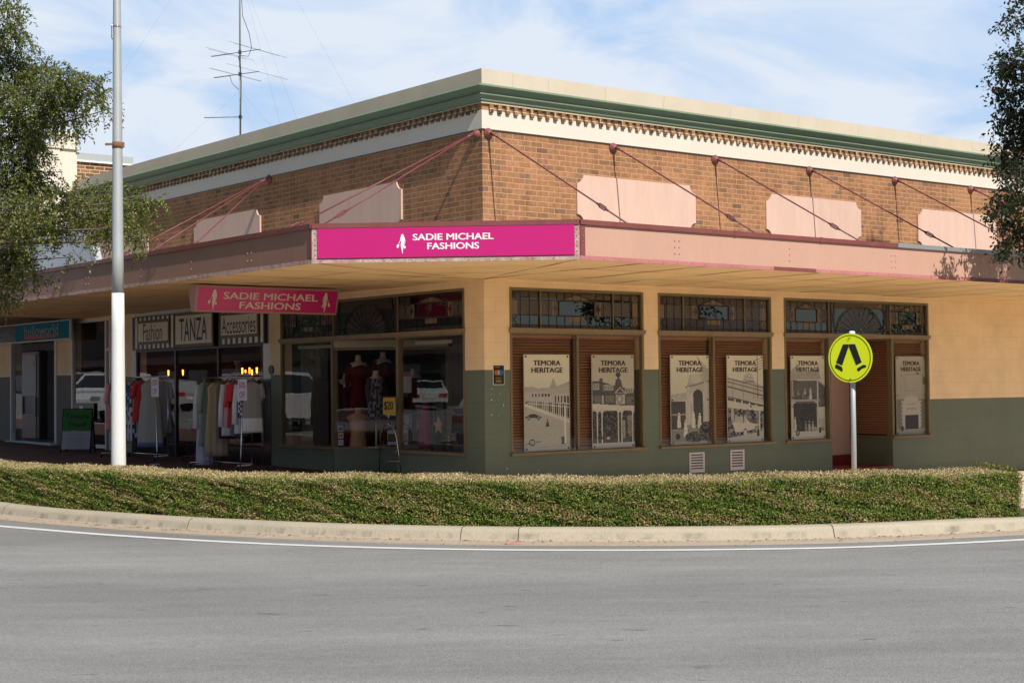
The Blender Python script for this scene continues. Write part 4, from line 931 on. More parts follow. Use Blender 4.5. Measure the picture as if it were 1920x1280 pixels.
# three striped boutique panels
LX, LU = (0, -1, 0), (0, 0, 1)
for (ya, yb_, za, zb_, txt, tw, th, plate, lab) in ((12.44, 10.42, 2.49, 3.20, 'Fashion', .92, .36, (12.08, 10.66, 2.66, 3.05), 'black and white striped boutique panel reading Fashion'),
        (10.40, 8.66, 2.49, 3.20, 'TANZA', 1.22, .46, (10.30, 8.72, 2.56, 3.14), 'black and white striped boutique panel with the tall name TANZA'),
        (8.48, 6.66, 2.49, 3.18, 'Accessories', 1.34, .33, (8.32, 6.90, 2.68, 3.06), 'black and white striped boutique panel reading Accessories')):
    s = thing('shop_sign', lab, 'sign', (-.08, (ya + yb_) / 2, 2.49), 'striped boutique sign panels')
    mb = MB(); mb.box(-.10, -.03, yb_, ya, za, zb_, 0); n_ = int((ya - yb_) / .21)
    for k in range(n_):
        a = yb_ + .04 + k * (ya - yb_ - .08) / n_; mb.box(-.103, -.10, a, a + .105, za + .02, zb_ - .02, 1)
    mb.build('striped_panel', ['black', 'plate'], s)
    a, b, c, d = plate; mb = MB(); mb.box(-.125, -.104, b - .05, a + .05, c - .06, d + .06); mb.build('border', 'gold', s)
    mb = MB(); mb.box(-.130, -.126, b, a, c, d); mb.build('plate', 'plate', s)
    mb = MB(); mb.text(txt, tw, th, (-.131, (a + b) / 2, (c + d) / 2), LX, LU, bold=.0 if txt != 'TANZA' else .01); mb.build('lettering', 'black', s)
# travel shop sign
s = thing('travel_sign', 'teal and black travel shop sign box above the left shop window', 'sign', (-.2, 18, 2.83))
mb = MB(); mb.box(-.30, -.255, 15.34, 21.2, 2.82, 3.285); mb.build('sign_box', 'white', s)
mb = MB(); mb.box(-.305, -.30, 15.40, 18.78, 2.85, 3.26, 0); mb.box(-.305, -.30, 18.80, 21.1, 2.85, 3.26, 1); mb.build('sign_face', ['teal', 'dgrey'], s)
mb = MB(); mb.text('helloworld', 2.15, .26, (-.308, 17.1, 3.08), LX, LU, bold=.03); mb.text('TRAVEL', 1.6, .13, (-.308, 19.9, 3.07), LX, LU); mb.text('TRAVEL', .62, .045, (-.311, 16.45, 2.93), LX, LU); mb.text('book to explore', 1.5, .05, (-.308, 19.85, 2.95), LX, LU); mb.build('lettering', mat('pale lettering', (.34, .42, .42), var=.02), s)
mb = MB(); mb.box(-.308, -.305, 16.05, 18.15, 2.895, 2.965); mb.build('underline_bar', 'redp', s)
# sign box standing on the awning, half hidden by the tree
s = thing('awning_sign', 'grey white sign board standing on the awning behind the tree branches', 'sign', (-3.4, 7.9, 3.8))
mb = MB(); mb.prism([(6.45, 3.80), (9.7, 3.86), (9.7, 4.62), (9.62, 4.66), (7.2, 4.52), (6.7, 4.30)], 'x', -3.48, -3.36); mb.build('board', mat('silvery sign board', (.52, .53, .55), rough=.25, var=.12, scale=2, metal=.3), s)
mb = MB(); mb.box(-3.40, -3.37, 6.9, 6.96, 3.72, 3.9); mb.box(-3.40, -3.37, 9.2, 9.26, 3.72, 3.9); mb.build('support', 'grey', s)

# ================================================================== HERITAGE BOARDS
class Ras:
    def __init__(s, W_, H_, top, bot):
        s.W, s.H = W_, H_; g = np.linspace(0, 1, H_)[:, None, None]; s.a = np.array(top) * (1 - g) + np.array(bot) * g; s.a = np.repeat(s.a, W_, 1)
        s.X, s.Y = np.meshgrid((np.arange(W_) + .5) / W_, (np.arange(H_) + .5) / H_)
    def poly(s, P_, v, al=1.0):
        ins = np.zeros((s.H, s.W), bool); n_ = len(P_)
        for i in range(n_):
            x1_, y1_ = P_[i]; x2_, y2_ = P_[(i + 1) % n_]
            if y1_ == y2_: continue
            c = ((s.Y < y1_) != (s.Y < y2_)) & (s.X < (x2_ - x1_) * (s.Y - y1_) / (y2_ - y1_) + x1_); ins ^= c
        s.put(ins, v, al)
    def put(s, mask, v, al=1.0):
        v = np.array(v if hasattr(v, '__len__') else ((1.25 * v ** 1.15) * 1.0, (1.25 * v ** 1.15) * .96, (1.25 * v ** 1.15) * .80)); s.a[mask] = s.a[mask] * (1 - al) + v * al
    def rect(s, x0, y0, x1, y1, v, al=1.0): s.put((s.X >= x0) & (s.X < x1) & (s.Y >= y0) & (s.Y < y1), v, al)
    def ell(s, cx, cy, rx, ry, v, al=1.0): s.put(((s.X - cx) / rx) ** 2 + ((s.Y - cy) / ry) ** 2 < 1, v, al)
    def arch(s, x0, x1, y0, y1, v): s.rect(x0, y0 + (x1 - x0) * .25, x1, y1, v); s.ell((x0 + x1) / 2, y0 + (x1 - x0) * .25, (x1 - x0) / 2, (x1 - x0) * .25, v)
    def line(s, x0, y0, x1, y1, w, v, al=1.0):
        d = np.array([x1 - x0, (y1 - y0) * 1.75]); L_ = np.linalg.norm(d) + 1e-9; px_, py_ = s.X - x0, (s.Y - y0) * 1.75; t = np.clip((px_ * d[0] + py_ * d[1]) / L_ ** 2, 0, 1)
        s.put(np.hypot(px_ - t * d[0], py_ - t * d[1]) < w, v, al)
    def noise(s, y0, y1, amt, blk=1, x0=0, x1=1):
        n_ = rng.normal(0, amt, (s.H // blk + 2, s.W // blk + 2)); n_ = np.kron(n_, np.ones((blk, blk)))[:s.H, :s.W]
        m_ = (s.Y >= y0) & (s.Y < y1) & (s.X >= x0) & (s.X < x1); s.a[m_] = np.clip(s.a[m_] + n_[m_][:, None], .02, .8)
CR = (.93, .88, .64); GR = (.62, .63, .50)
def person_(r, cx, y0, y1, v, w=.03):
    r.ell(cx, y0 + .012, w * .5, .014, v * .8 if v < .3 else v); r.poly([(cx - w * .8, y0 + .03), (cx + w * .8, y0 + .03), (cx + w * 1.3, y1), (cx - w * 1.3, y1)], v)
def car_(r, x, y, s_, body, wh):
    r.poly([(x, y), (x + .3 * s_, y - .03 * s_), (x + .3 * s_, y - .1 * s_), (x + .9 * s_, y - .1 * s_), (x + 1.0 * s_, y - .03 * s_), (x + 1.3 * s_, y), (x + 1.35 * s_, y + .06 * s_), (x, y + .07 * s_)], body)
    r.rect(x + .36 * s_, y - .08 * s_, x + .82 * s_, y - .03 * s_, .06)
    for cx in (x + .25 * s_, x + 1.1 * s_): r.ell(cx, y + .07 * s_, .14 * s_, .075 * s_, .07); r.ell(cx, y + .07 * s_, .1 * s_, .055 * s_, wh)
def P1():
    r = Ras(72, 128, CR, GR); r.poly([(0, .34), (.15, .33), (.3, .35), (.55, .34), (.6, .29), (.64, .24), (.68, .29), (.72, .33), (1, .28), (1, .45), (0, .45)], .34, .7)
    r.poly([(0, .38), (.5, .36), (1, .33), (1, .42), (.5, .42), (0, .42)], .48); r.poly([(0, .40), (.55, .38), (.6, .42), (1, .40), (1, .70), (.5, .60), (0, .50)], .52)
    for k in range(22):
        x = .06 + .94 * (k / 22) ** 1.15; w = .012 + .018 * k / 22; yt_ = .475 + .05 * x; yb2 = .505 + .17 * x; r.rect(x, yt_, x + w, yb2, .05)
    for k in range(7): r.rect(.17 + k * .07, .41, .2 + k * .07, .44, .1) if k < 6 else None
    for k in range(5): r.arch(.66 + k * .07, .70 + k * .07, .43, .50, .08)
    r.line(.0, .5, 1, .55, .008, .62); r.poly([(0, .54), (.5, .63), (1, .72), (1, .97), (0, .97)], .38, .65); r.line(0, .54, 1, .72, .01, .5)
    r.rect(.88, .54, .92, .93, .68); car_(r, .02, .64, .26, .09, .3); person_(r, .5, .67, .75, .06, .03); r.line(0, .93, .35, .90, .012, .2); r.ell(.16, .91, .07, .035, .09); r.ell(.16, .91, .045, .022, .4)
    r.rect(.80, .86, .88, .94, (.06, .10, .05)); r.noise(.27, .99, .035); return r
def P2():
    r = Ras(72, 128, (.62, .59, .43), (.58, .57, .45)); r.poly([(0, .28), (.2, .285), (.54, .33), (1, .38), (1, .55), (0, .53)], .13)
    for x0_, x1_ in ((.02, .17), (.26, .5), (.78, .98)):
        r.rect(x0_, .30 + x0_ * .08, x1_, .37 + x0_ * .06, .42)
        k = x0_ + .02
        while k < x1_: r.rect(k, .315 + x0_ * .07, k + .015, .36 + x0_ * .06, .12); k += .045
    r.poly([(.53, .34), (.56, .27), (.62, .24), (.68, .27), (.72, .34)], .14); r.ell(.62, .215, .06, .03, .12); r.ell(.21, .27, .04, .02, .15)
    r.poly([(.52, .41), (.66, .345), (.82, .42)], .45); r.poly([(.58, .405), (.66, .36), (.76, .41)], .12)
    r.rect(.55, .43, .78, .53, .5); r.ell(.65, .475, .08, .05, .30); r.ell(.65, .475, .05, .03, .5); r.rect(.22, .44, .27, .52, .5); r.rect(.0, .44, .2, .51, .2); r.rect(.3, .44, .52, .51, .22); r.rect(.8, .45, 1, .53, .2)
    r.poly([(0, .52), (1, .56), (1, .62), (0, .58)], .60); r.rect(0, .60, 1, .95, .085)
    for x_ in (.10, .21, .60, .68, .95): r.rect(x_, .58, x_ + .028, .96, .58); r.poly([(x_ - .05, .59), (x_ + .08, .59), (x_ + .015, .64)], .58)
    r.rect(.72, .7, .78, .9, .35); r.rect(.84, .66, .94, .88, .25); r.noise(.6, .9, .05, 2); r.rect(.34, .88, .40, .91, .55); r.ell(.17, .89, .06, .03, (.05, .07, .04)); r.rect(.80, .85, .88, .93, (.06, .10, .05)); r.rect(0, .945, 1, 1, .52); r.noise(.25, .99, .03); return r
def P3():
    r = Ras(72, 128, CR, (.45, .46, .36)); r.poly([(.66, .0), (1, .16), (1, .3), (.85, .2)], .35, .6); r.poly([(.4, .36), (.5, .22), (.85, .2), (1, .28), (1, .97), (.4, .97)], .50); r.ell(.66, .26, .15, .055, .58); r.poly([(.38, .35), (1, .28), (1, .30), (.38, .37)], .28)
    r.rect(.42, .35, .5, .95, .56); r.rect(.86, .3, .95, .9, .56); r.ell(.69, .48, .19, .10, .62); r.rect(.5, .48, .88, .51, .62); r.arch(.57, .83, .385, .80, .10); r.rect(.56, .47, .59, .8, .5)
    r.poly([(0, .44), (.4, .42), (.4, .50), (0, .52)], .48); r.rect(0, .515, .38, .83, .11); r.rect(0, .66, .38, .675, .4)
    r.poly([(0, .83), (.25, .84), (.38, .78), (.9, .78), (1, .74), (1, .97), (0, .97)], .30); 
    for x_, a, b in ((.2, .64, .81), (.37, .72, .92), (.58, .63, .82), (.74, .65, .82)): person_(r, x_, a, b, .68, .04)
    r.ell(.92, .86, .2, .11, .09); r.ell(.6, .92, .25, .06, .12); r.noise(.76, .97, .07, 2, .35, 1); r.ell(.17, .91, .06, .035, (.04, .06, .04)); r.noise(.2, .99, .03); return r
def P4():
    r = Ras(72, 128, CR, (.6, .58, .46)); r.poly([(0, .25), (.4, .29), (.45, .27), (.5, .21), (.6, .195), (.7, .22), (.74, .3), (1, .36), (1, .55), (0, .5)], .52)
    for a, b in ((0, .26), (.0, .30), (.0, .355), (.0, .47)): r.line(0, b, 1, b + .115, .009 if b != .355 else .014, .14)
    r.poly([(.47, .27), (.5, .22), (.6, .2), (.7, .225), (.73, .29)], .56); r.line(.47, .24, .72, .26, .006, .3)
    for x_ in (.14, .44, .73): r.line(x_, .3, x_, .5, .006, .3)
    for k in range(5): r.poly([(.02 + k * .2, .485 + k * .018), (.18 + k * .2, .50 + k * .018), (.18 + k * .2, .53 + k * .018), (.02 + k * .2, .515 + k * .018)], .13)
    r.poly([(0, .52), (1, .6), (1, .64), (0, .58)], .6); r.rect(.63, .575, .67, .6, .06); r.poly([(0, .6), (1, .65), (1, .93), (0, .97)], .20); r.noise(.62, .92, .13, 3); r.rect(.1, .6, .16, .75, .5); r.rect(.86, .64, .9, .9, .6)
    r.poly([(.12, .78), (.35, .70), (.5, .72), (.62, .78), (.85, .8), (.85, .84), (.5, .88), (.2, .88)], .60); r.rect(.2, .70, .52, .77, .5); r.rect(.42, .68, .44, .78, .15)
    r.ell(.48, .9, .065, .055, .12); r.ell(.48, .9, .045, .04, .6); r.ell(.8, .86, .05, .045, .15); r.ell(.8, .86, .03, .03, .5); r.poly([(0, .95), (1, .88), (1, 1), (0, 1)], .55); r.line(.84, .01, .84, .5, .012, .10)
    for k in range(5): r.line(.76, .06 + k * .03, 1, .02 + k * .03, .005, .2)
    r.rect(.80, .86, .88, .94, (.05, .09, .05)); r.noise(.2, .99, .03); return r
def P5():
    r = Ras(72, 128, CR, (.62, .6, .48)); r.poly([(0, .18), (.2, .09), (.33, .2), (.8, .16), (.9, .28), (0, .28)], .34, .75); r.poly([(.02, .2), (.18, .115), (.3, .22)], .5); r.poly([(0, .28), (.8, .29), (1, .36), (1, .62), (0, .62)], .17); r.line(0, .285, .8, .29, .012, .6); r.line(.8, .29, 1, .36, .012, .55)
    r.rect(0, .45, .8, .455, .1); r.noise(.45, .52, .06, 2); r.rect(.76, .3, .8, .9, .58); r.rect(.03, .3, .06, .6, .5); r.rect(0, .52, .85, .55, .45); r.poly([(.0, .55), (.12, .55), (.0, .62)], .5); r.poly([(.68, .55), (.8, .55), (.8, .62)], .5); r.rect(.06, .57, .75, .92, .075)
    for x_, a, b, v in ((.2, .41, .47, .35), (.4, .39, .46, .5), (.57, .38, .52, .62), (.1, .73, .9, .6), (.3, .74, .9, .04), (.42, .78, .92, .3), (.52, .78, .93, .5), (.62, .79, .9, .5), (.26, .76, .88, .1)): person_(r, x_, a, b, v, .032)
    r.rect(.8, .76, .98, .84, .5); r.ell(.7, .9, .06, .05, .4); r.ell(.9, .9, .07, .05, .35); r.noise(.85, .93, .06, 2, .6, 1); r.rect(0, .91, 1, 1, .64); r.ell(.17, .92, .06, .04, .08); r.ell(.17, .92, .035, .025, .4); r.rect(.80, .87, .88, .93, (.05, .09, .05)); r.noise(.2, .99, .03); return r
def P6():
    r = Ras(72, 128, (.6, .56, .41), (.34, .34, .29)); r.line(.1, .25, .3, .24, .004, .3); r.line(.3, .24, .3, .44, .004, .3); r.line(.3, .44, .65, .44, .004, .3); r.line(.65, .44, .65, .23, .004, .3); r.line(.3, .23, .9, .23, .004, .3); r.line(.1, .25, .1, .38, .004, .3)
    r.poly([(.65, .2), (.8, .22), (.75, .24)], .14); r.poly([(.9, .25), (1, .28), (1, .36), (.9, .36)], .22); r.rect(0, .55, 1, .92, .24); r.poly([(.2, .6), (.28, .53), (.5, .49), (.72, .53), (.8, .6), (.8, .92), (.2, .92)], .52)
    for k in range(7): r.ell(.19, .58 + k * .05, .035, .018, .52); r.ell(.81, .58 + k * .05, .035, .018, .52)
    r.rect(.28, .75, .73, .94, .06); r.rect(.35, .60, .65, .62, .4); r.rect(.32, .66, .68, .68, .4); r.rect(0, .93, 1, 1, .4); r.ell(.17, .92, .06, .035, .1); r.noise(.2, .99, .03); return r
boards = [(.835, 1.775, P1, 'heritage poster board with a wide old street scene and parked motor car'), (2.255, 3.185, P2, 'heritage poster board with an ornate parapet over a posted verandah'), (4.03, 4.955, P3, 'heritage poster board with white-dressed figures before an arched porch'),
          (5.405, 6.33, P4, 'heritage poster board with old truck before a shop front signed J. THOM'), (7.07, 8.0, P5, 'heritage poster board of a two-storey verandah, left of the recessed door'), (10.105, 11.02, P6, 'heritage poster board of a pale arched doorway, right of the recessed door')]
for x0, x1, fn_, lab in boards:
    y = .075; z0, z1 = .605, 2.137; s = thing('poster_board', lab, 'poster', ((x0 + x1) / 2, y, z0), 'heritage poster boards in the windows')
    mb = MB(); mb.bbox(x0, x1, y, y + .02, z0, z1, .003); mb.build('board', 'plate', s)
    r = fn_(); W_, H_ = r.W, r.H
    for e in (.035,): 
        for a in ((e, e * .57, 1 - e, e * .57 + .004), (e, .985, 1 - e, .989)): r.rect(*a, .45, .6)
        for a in ((e, .02, e + .012, .99), (1 - e - .012, .02, 1 - e, .99)): r.rect(*a, .45, .4)
    for cx, cy in ((.04, .02), (.96, .02), (.04, .98), (.96, .98), (.04, .5), (.96, .5)): r.ell(cx, cy, .022, .012, .05)
    gx = np.linspace(x0 + .004, x1 - .004, W_ + 1); gz = np.linspace(z1 - .004, z0 + .004, H_ + 1)
    V = np.zeros((H_, W_, 4, 3)); V[..., 1] = y - .0015
    V[:, :, 0, 0] = gx[:-1]; V[:, :, 1, 0] = gx[:-1]; V[:, :, 2, 0] = gx[1:]; V[:, :, 3, 0] = gx[1:]
    V[:, :, 0, 2] = gz[:-1, None]; V[:, :, 1, 2] = gz[1:, None]; V[:, :, 2, 2] = gz[1:, None]; V[:, :, 3, 2] = gz[:-1, None]
    quads_mesh('printed_picture', V.reshape(-1, 4, 3) - np.array(BASE[s.name]), r.a.reshape(-1, 3), 'board', s)
    mb = MB(); cx = (x0 + x1) / 2; w = x1 - x0
    mb.text('TEMORA', w * .60, .085, (cx, y - .003, 2.000), (1, 0, 0), (0, 0, 1), bold=.07); mb.text('HERITAGE', w * .69, .085, (cx, y - .003, 1.885), (1, 0, 0), (0, 0, 1), bold=.07)
    if fn_ is P4: mb.text('J.THOM', w * .24, .055, (x0 + w * .60, y - .003, z1 - .335 * 1.53 + .04), (1, 0, 0), (0, 0, 1), bold=.0)
    mb.build('lettering', 'text_brown', s)
# timber blinds behind the glass
for i, (x0, x1, lab) in enumerate(((.55, 1.89, 'closed brown timber blind behind the street scene poster'), (1.93, 3.3, 'closed brown timber blind behind the ornate parapet poster'), (3.73, 5.0, 'closed brown timber blind behind the arched porch poster'), (5.04, 6.44, 'closed brown timber blind behind the old truck poster'), (6.86, 8.03, 'closed brown timber blind behind the two-storey verandah poster'), (9.97, 11.0, 'closed brown timber blind behind the arched doorway poster'))):
    s = thing('window_blind', lab, 'blind', (x0, .2, .6), 'brown timber blinds in the right windows')
    mb = MB(); z = .63
    while z < 2.42:
        sl = random.uniform(-.003, .003); mb.mesh([(x0 + .01, .150, z + sl), (x1 - .01, .150, z - sl), (x1 - .01, .185, z + .034 - sl), (x0 + .01, .185, z + .034 + sl), (x0 + .01, .156, z - .004 + sl), (x1 - .01, .156, z - .004 - sl)], [(0, 1, 2, 3), (4, 5, 1, 0)]); z += .046
    mb.box(x0 + .01, x1 - .01, .205, .21, .62, 2.42, 1)  # dark backing sheet stands in for the shade between the slats
    mb.build('slats', ['blind', 'lead'], s)
    mb = MB(); mb.box(x0, x1, .14, .20, 2.40, 2.45); mb.box(x0 + .01, x1 - .01, .18, .21, .603, .625, 1); mb.build('headrail', ['blind', 'pvc'], s)
s = thing('window_blind', 'closed dark timber blind in the side window of the recessed doorway', 'blind', (10.0, .2, .6), 'brown timber blinds in the right windows')
mb = MB(); z = .63
while z < 2.4: mb.mesh([(9.955, .12, z), (9.955, .99, z), (9.985, .99, z + .036), (9.985, .12, z + .036)], [(3, 2, 1, 0)]); z += .047
mb.build('slats', 'blind', s)
# inner window sills
mb = MB(); mb.box(.55, 3.3, .06, .28, .56, .6); mb.box(3.73, 6.43, .06, .28, .56, .6); mb.box(6.86, 8.0, .06, .28, .56, .6); mb.box(9.98, 11.0, .06, .28, .56, .6); part(mb, 'inner_sill', 'whitetile')

# small event poster on the pilaster
s = thing('small_poster', 'small dark event poster with orange and blue glow on corner pilaster', 'poster', (.27, -.01, 1.66))
mb = MB(); mb.box(.16, .382, -.006, -.001, 1.662, 1.968); mb.build('paper', 'white', s)
r = Ras(20, 28, (.02, .015, .015), (.02, .015, .012)); r.ell(.35, .38, .3, .14, (.5, .12, .02)); r.ell(.68, .38, .25, .15, (.03, .15, .4)); r.rect(.47, .25, .53, .5, (.6, .5, .5)); r.rect(.15, .08, .6, .12, (.4, .2, .02))
for k in range(6): r.rect(.18 + .03 * (k % 3), .6 + k * .055, .8 - .04 * (k % 2), .62 + k * .055, (.35, .22, .03))
gx = np.linspace(.168, .374, 21); gz = np.linspace(1.960, 1.670, 29); V = np.zeros((28, 20, 4, 3)); V[..., 1] = -.0075
V[:, :, 0, 0] = gx[:-1]; V[:, :, 1, 0] = gx[:-1]; V[:, :, 2, 0] = gx[1:]; V[:, :, 3, 0] = gx[1:]; V[:, :, 0, 2] = gz[:-1, None]; V[:, :, 1, 2] = gz[1:, None]; V[:, :, 2, 2] = gz[1:, None]; V[:, :, 3, 2] = gz[:-1, None]
quads_mesh('printed_picture', V.reshape(-1, 4, 3) - np.array(BASE[s.name]), r.a.reshape(-1, 3), 'print', s)

# ================================================================== STREET FURNITURE
s = wthing('street_pole', 'tall tapered galvanised street pole, painted white on its lower part', 'pole', (-4.99, 20.6, .14))
mb = MB(); Zs = np.linspace(2.93, 9.5, 14)
def prad(z): return .096 - .0062 * z if z > 0 else .096
def px_(z): return -5.22 + .0
# positions fitted along the pole
PX0, PY0 = -5.235, 20.6
mb.tube([(PX0, PY0, z) for z in Zs], [.096 - .0072 * (z - .6) for z in Zs], 28); mb.build('upper_pole', 'galv', s)
mb = MB(); mb.tube([(PX0, PY0, z) for z in np.linspace(.1, 2.93, 7)], [.0975 - .0068 * max(z - .6, 0) for z in np.linspace(.1, 2.93, 7)], 28); mb.build('painted_sleeve', 'whitepost', s)
mb = MB(); r_ = .096 - .0072 * 4.25 + .004; mb.tube([(PX0, PY0, 4.86), (PX0, PY0, 4.945)], r_, 24); mb.box(PX0 - r_ - .09, PX0 - r_ + .01, PY0 - .03, PY0 - .015, 4.90, 4.93); mb.box(PX0 + r_ - .01, PX0 + r_ + .025, PY0 - .03, PY0 + .0, 4.87, 4.94); mb.build('rusty_clamp', mat('rusty band', (.20, .09, .045), rough=.8, var=.35, scale=20), s)
mb = MB(); r_ = .096 - .0072 * 5.3 + .003; mb.tube([(PX0, PY0, 5.42), (PX0, PY0, 5.44)], r_, 24); r_ = .096 - .0072 * 5.9 + .003; mb.tube([(PX0, PY0, 6.48), (PX0, PY0, 6.50)], r_, 24)
mb.tube([(PX0 - r_ - .0, PY0 - .02, 6.53), (PX0 - r_ - .012, PY0 - .02, 6.5), (PX0 - r_ - .012, PY0 - .02, 6.34), (PX0 - r_, PY0 - .02, 6.32)], .008, 6); mb.build('steel_strap', 'chrome', s)
mb = MB(); mb.tube([(PX0, PY0, .12), (PX0, PY0, .16)], .16, 16); mb.build('base_flange', 'galv', s)
# pedestrian crossing sign
cs = wthing('crossing_sign', 'round fluorescent yellow pedestrian sign with walking legs on a steel post', 'sign', (4.16, 19.0, .1))
SX, SY = 4.175, 19.03
mb = MB(); mb.tube([(SX, SY, .08), (SX, SY, 2.235)], .031, 18); mb.build('post', 'galv', cs)
mb = MB(); mb.tube([(SX, SY, 2.22), (SX, SY, 2.265), (SX, SY, 2.272)], [.036, .036, .02], 18); mb.build('post_cap', 'white', cs)
an = math.radians(42); sn = Vector((-math.sin(an), -math.cos(an), 0)); sx = Vector((math.cos(an), -math.sin(an), 0)); uz = Vector((0, 0, 1)); cc = Vector((SX, SY, 1.942)) + sn * .055
def dp(a, b, o=0): return cc + sx * a + uz * b + sn * o
def disc(M_, r0, r1, o, m=0, n=56):
    for k in range(n):
        t0, t1 = 2 * math.pi * k / n, 2 * math.pi * (k + 1) / n
        if r0 <= 0: M_.face([dp(0, 0, o), dp(r1 * math.cos(t0), r1 * math.sin(t0), o), dp(r1 * math.cos(t1), r1 * math.sin(t1), o)], m)
        else: M_.face([dp(r0 * math.cos(t0), r0 * math.sin(t0), o), dp(r1 * math.cos(t0), r1 * math.sin(t0), o), dp(r1 * math.cos(t1), r1 * math.sin(t1), o), dp(r0 * math.cos(t1), r0 * math.sin(t1), o)], m)
mb = MB(); disc(mb, 0, .302, 0); disc(mb, 0, .302, -.006)
for k in range(56):
    t0, t1 = 2 * math.pi * k / 56, 2 * math.pi * (k + 1) / 56; mb.face([dp(.302 * math.cos(t0), .302 * math.sin(t0), -.006), dp(.302 * math.cos(t0), .302 * math.sin(t0), 0), dp(.302 * math.cos(t1), .302 * math.sin(t1), 0), dp(.302 * math.cos(t1), .302 * math.sin(t1), -.006)])
mb.build('sign_plate', 'yellow', cs)
mb = MB(); disc(mb, .272, .281, .0015)
for pl in ([(-.075, .165), (-.02, .165), (-.02, .13), (-.115, -.09), (-.205, -.055), (-.10, .165)], [(-.015, .165), (.075, .165), (.165, -.055), (.085, -.09), (-.015, .135)],
           [(-.215, -.085), (-.20, -.07), (-.12, -.105), (-.105, -.15), (-.12, -.165), (-.155, -.145), (-.22, -.115)], [(.10, -.125), (.185, -.085), (.225, -.09), (.228, -.115), (.17, -.13), (.12, -.165), (.095, -.145)]):
    n_ = len(pl); import mathutils as _mu
    tri = _mu.geometry.tessellate_polygon([[Vector((*q, 0)) for q in pl]]); mb.mesh([dp(a * .96, b * 1.02, .0018) for a, b in pl], [tuple(f) for f in tri])
mb.build('walking_legs', 'black', cs)
mb = MB()
for b in (.245, -.262): mb.tube([dp(0.0, b, 0), dp(0.0, b, .012)], .009, 10)
mb.build('bolt', 'chrome', cs)

# folding footpath boards and price stands
s = thing('folding_sign', 'green and white A-frame footpath board for the travel shop', 'sign', (-.95, 13.35, ZF(0, 13.35)), rot=math.radians(-34), absolute=False)
def afp(x, h, side=1): return Vector((x, -side * .30 * (1 - h / .94), h))
mb = MB()
for side in (1, -1):
    for x in (-.31, .31): mb.tube([afp(x, 0, side), afp(x, .94, side)], .015, 6)
    mb.tube([afp(-.31, .94, side), afp(.31, .94, side)], .015, 6); mb.tube([afp(-.31, .1, side), afp(.31, .1, side)], .012, 6)
mb.build('frame', 'black', s)
fo_ = Vector((0, -.018, .004)); aud = Vector((0, .30 / .94, 1)).normalized()
for h0, h1, nm, mk_ in ((.47, .92, 'green_panel', mat('green board', (.015, .17, .012), rough=.4, var=.04)), (.08, .462, 'white_panel', mat('white board', (.36, .37, .40), rough=.4, var=.04))):
    mb = MB(); mb.face([afp(-.30, h0) + fo_, afp(.30, h0) + fo_, afp(.30, h1) + fo_, afp(-.30, h1) + fo_]); mb.face([afp(.30, h0, -1) - fo_, afp(-.30, h0, -1) - fo_, afp(-.30, h1, -1) - fo_, afp(.30, h1, -1) - fo_]); mb.build(nm, mk_, s)
mb = MB(); mb.text('Temora', .50, .12, afp(0, .78) + fo_ * 1.3, (1, 0, 0), aud, bold=.04); mb.text('Travel', .40, .12, afp(0, .60) + fo_ * 1.3, (1, 0, 0), aud, bold=.04); mb.build('lettering', 'black', s)
mb = MB()
for k in range(4): mb.text('come in and ask us', .38 + .06 * (k % 2), .03, afp(0, .38 - k * .075) + fo_ * 1.3, (1, 0, 0), aud)
mb.build('handwriting', 'grey', s)
def price_stand(x, y, zc, txt, lean, lab):
    s = thing('price_stand', lab, 'sign stand', (x, y, ZF(0, y)), 'sale price stands'); z0 = ZF(0, y) + .02
    mb = MB(); mb.tube([(x, y - lean, z0), (x, y - lean * .85, z0 + .25), (x, y, zc + .1)], .010, 8); mb.tube([(x - .15, y - lean, z0), (x + .15, y - lean, z0)], .012, 6); mb.tube([(x, y - lean - .15, z0), (x, y - lean + .15, z0)], .012, 6); mb.build('pole', 'chrome', s)
    mb = MB(); mb.box(x - .018, x - .012, y - .155, y + .155, zc - .19, zc + .17); mb.build('card', mat('lilac white card', (.80, .78, .84), var=.03), s)
    mb = MB(); mb.text(txt, .23, .105, (x - .020, y, zc + .075), LX, LU); mb.text('OFF', .19, .105, (x - .020, y, zc - .09), LX, LU); mb.build('lettering', 'redp', s)
price_stand(-1.7, 7.916, 1.70, '30%', .05, 'pale sale card reading 30% OFF on a chrome stand')
price_stand(-1.7, 4.535, 1.63, '50%', -.12, 'pale sale card reading 50% OFF on a leaning chrome stand')

# ================================================================== CLOTHES RACKS AND GARMENTS
def rack(y0, y1, x, lab):
    s = thing('clothes_rack', lab, 'clothes rack', (x, (y0 + y1) / 2, ZF(0, y0)), 'chrome clothes racks outside the boutique'); z0 = ZF(0, (y0 + y1) / 2); zr_ = z0 + 1.64
    mb = MB(); mb.tube([(x, y0 - .08, zr_), (x, y1 + .08, zr_)], .014, 8); mb.build('rail', 'chrome', s)
    for y in (y0, y1):
        mb = MB(); mb.tube([(x, y, z0 + .12), (x, y, zr_)], .013, 8); mb.tube([(x - .3, y, z0 + .10), (x + .3, y, z0 + .10)], .014, 8); mb.build('upright', 'chrome', s)
        for dx in (-.3, .3):
            mb = MB(); mb.tube([(x + dx, y - .012, z0 + .04), (x + dx, y + .012, z0 + .04)], .036, 12); mb.tube([(x + dx, y, z0 + .05), (x + dx, y, z0 + .10)], .008, 6); mb.build('castor', 'dgrey', s)
    mb = MB(); mb.tube([(x, y0, z0 + .12), (x, y1, z0 + .12)], .012, 8); mb.build('base_bar', 'chrome', s)
    return zr_
GN = {'n': 0}
